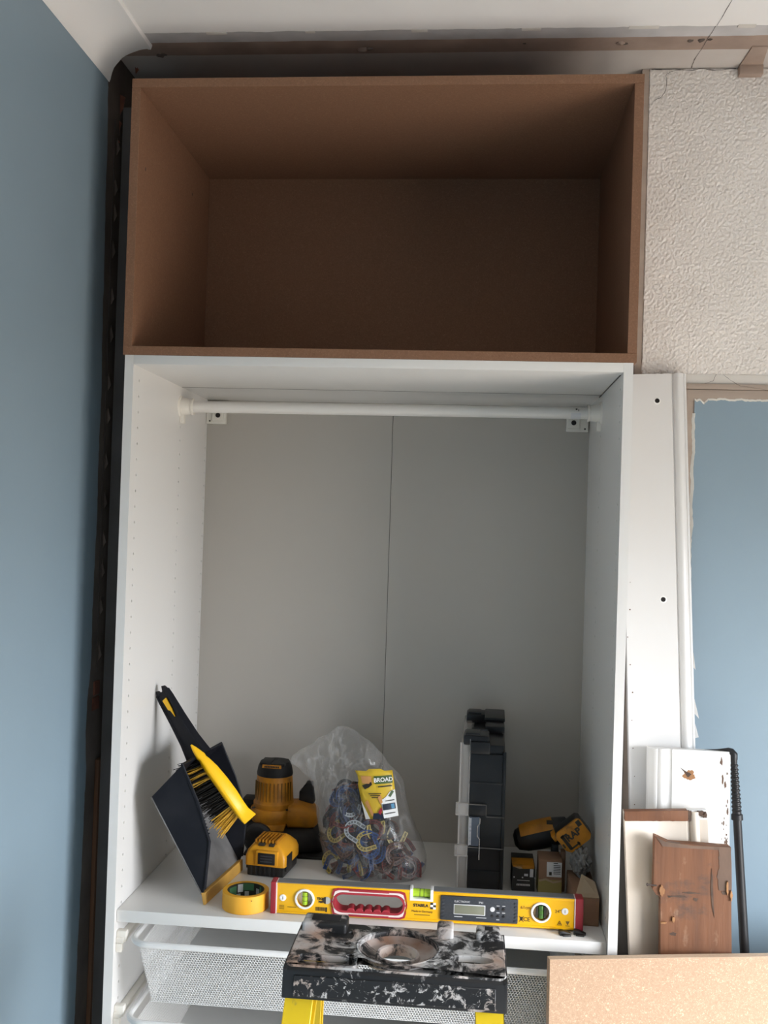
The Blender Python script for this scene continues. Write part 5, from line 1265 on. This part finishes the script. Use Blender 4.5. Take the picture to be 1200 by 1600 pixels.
dr = thing('cordless_drill', 'black and yellow cordless drill lying with a marked battery up against the right panel', 'drill', (.90, .33, .9585))
# motor body lying across the cartons
a_, b_ = V((.822, .325, .9915)), V((.905, .335, 1.012)); d = (b_ - a_).normalized()
m = MB(); m.tube([a_ - d * .006, a_, a_ + d * .02, a_ + d * .055, b_, b_ + d * .03, b_ + d * .034], [.012, .022, .029, .032, .031, .026, .018], 24); build('motor_body', m, M['black'], dr)
m = MB(); n = 14; rings = []
for t, r in ((.010, .0305), (.03, .0332), (.06, .0338), (.085, .033)):
    p = a_ + d * t; sx_ = V((0, 1, 0)); up_ = V((-d.z, 0, d.x)); ring = []
    for i in range(n): ring.append(p + sx_ * r * math.cos(R_(25 + 130 * i / (n - 1))) + up_ * r * math.sin(R_(25 + 130 * i / (n - 1))))
    for i in range(n): ring.append(p + sx_ * (r - .004) * math.cos(R_(155 - 130 * i / (n - 1))) + up_ * (r - .004) * math.sin(R_(155 - 130 * i / (n - 1))))
    rings.append(ring)
m.loft(rings); build('yellow_top', m, M['yellow_d'], dr, smooth=40)
m = MB(); q = a_ + d * .066; m.box(q.x, q.x + .014, q.y - .022, q.y - .010, q.z + .026, q.z + .033, .001); build('clip_slot', m, M['ink'], dr)
m = MB(); m.tube([(.900, .325, .998), (.912, .318, 1.010), (.925, .306, 1.018)], [.020, .018, .020], 16); build('grip', m, M['black'], dr)
m = MB(); m.box(.9150, .9250, .266, .288, ZS + .0003, .990, .003); build('loose_strap', m, M['card_br'], dr)
m = MB(); m.box(.897, .9125, .300, .330, ZS + .0004, .992, .004); build('trigger_handle', m, M['black'], dr)
# battery face with marker writing, tilted
fx = V((.0535, 0, .0445)).normalized(); fz = V((-.0445, 0, .0535)).normalized()
ctr = V((.9370, .225, 1.0365)); Tm = Matrix.Identity(4)
fyv = V((-.10, .97, -.05)); fyv = (fyv - fx * fyv.dot(fx) - fz * fyv.dot(fz)).normalized(); 
for i in range(3): Tm[i][0], Tm[i][1], Tm[i][2], Tm[i][3] = fx[i] * .94, fyv[i], fz[i] * .94, ctr[i]
m = MB(); P8 = [(-.0365, -.017), (-.028, -.0285), (.026, -.0285), (.0345, -.020), (.0345, .022), (.028, .0285), (-.030, .0285), (-.0365, .020)]
m.prism([(x, .006, z) for x, z in P8], (0, .040, 0), mtx=Tm, bev=.002); bt = build('battery_case', m, M['black'], dr)
m = MB(); m.prism([(x * .98, 0, z * .97) for x, z in P8], (0, .010, 0), mtx=Tm, bev=.003); bf = build('battery_face', m, M['yellow_d'], dr, label='grubby yellow battery face with black marker letters')
m = MB()
m.box(-.026, -.0185, -.0006, .001, -.020, .017, mtx=Tm); m.box(-.024, .002, -.0006, .001, -.0215, -.0175, mtx=Tm); m.box(-.003, .0005, -.0006, .001, -.025, -.0145, mtx=Tm); m.box(-.027, -.010, -.0006, .001, .012, .0155, mtx=Tm)
build('marker_stroke', m, M['ink'], bf, kind='stuff')
text('marker_word', 'RAP', .0215, Tm @ Matrix.Translation((.001, -.0008, .0035)) @ Matrix.Rotation(R_(90), 4, 'X'), M['ink'], bf, bold=.0008)
m = MB(); m.box(.0205, .031, -.0010, .002, .010, .024, .001, mtx=Tm); build('release_catch', m, M['ink'], bf)
m = MB(); m.box(-.0335, -.0300, -.0008, .002, -.010, .000, .0004, mtx=Tm); build('face_slot', m, M['ink'], bf)
m = MB(); m.box(-.044, -.024, .010, .046, .010, .0265, .003, mtx=Tm); build('battery_foot', m, M['yellow_d'], bt)
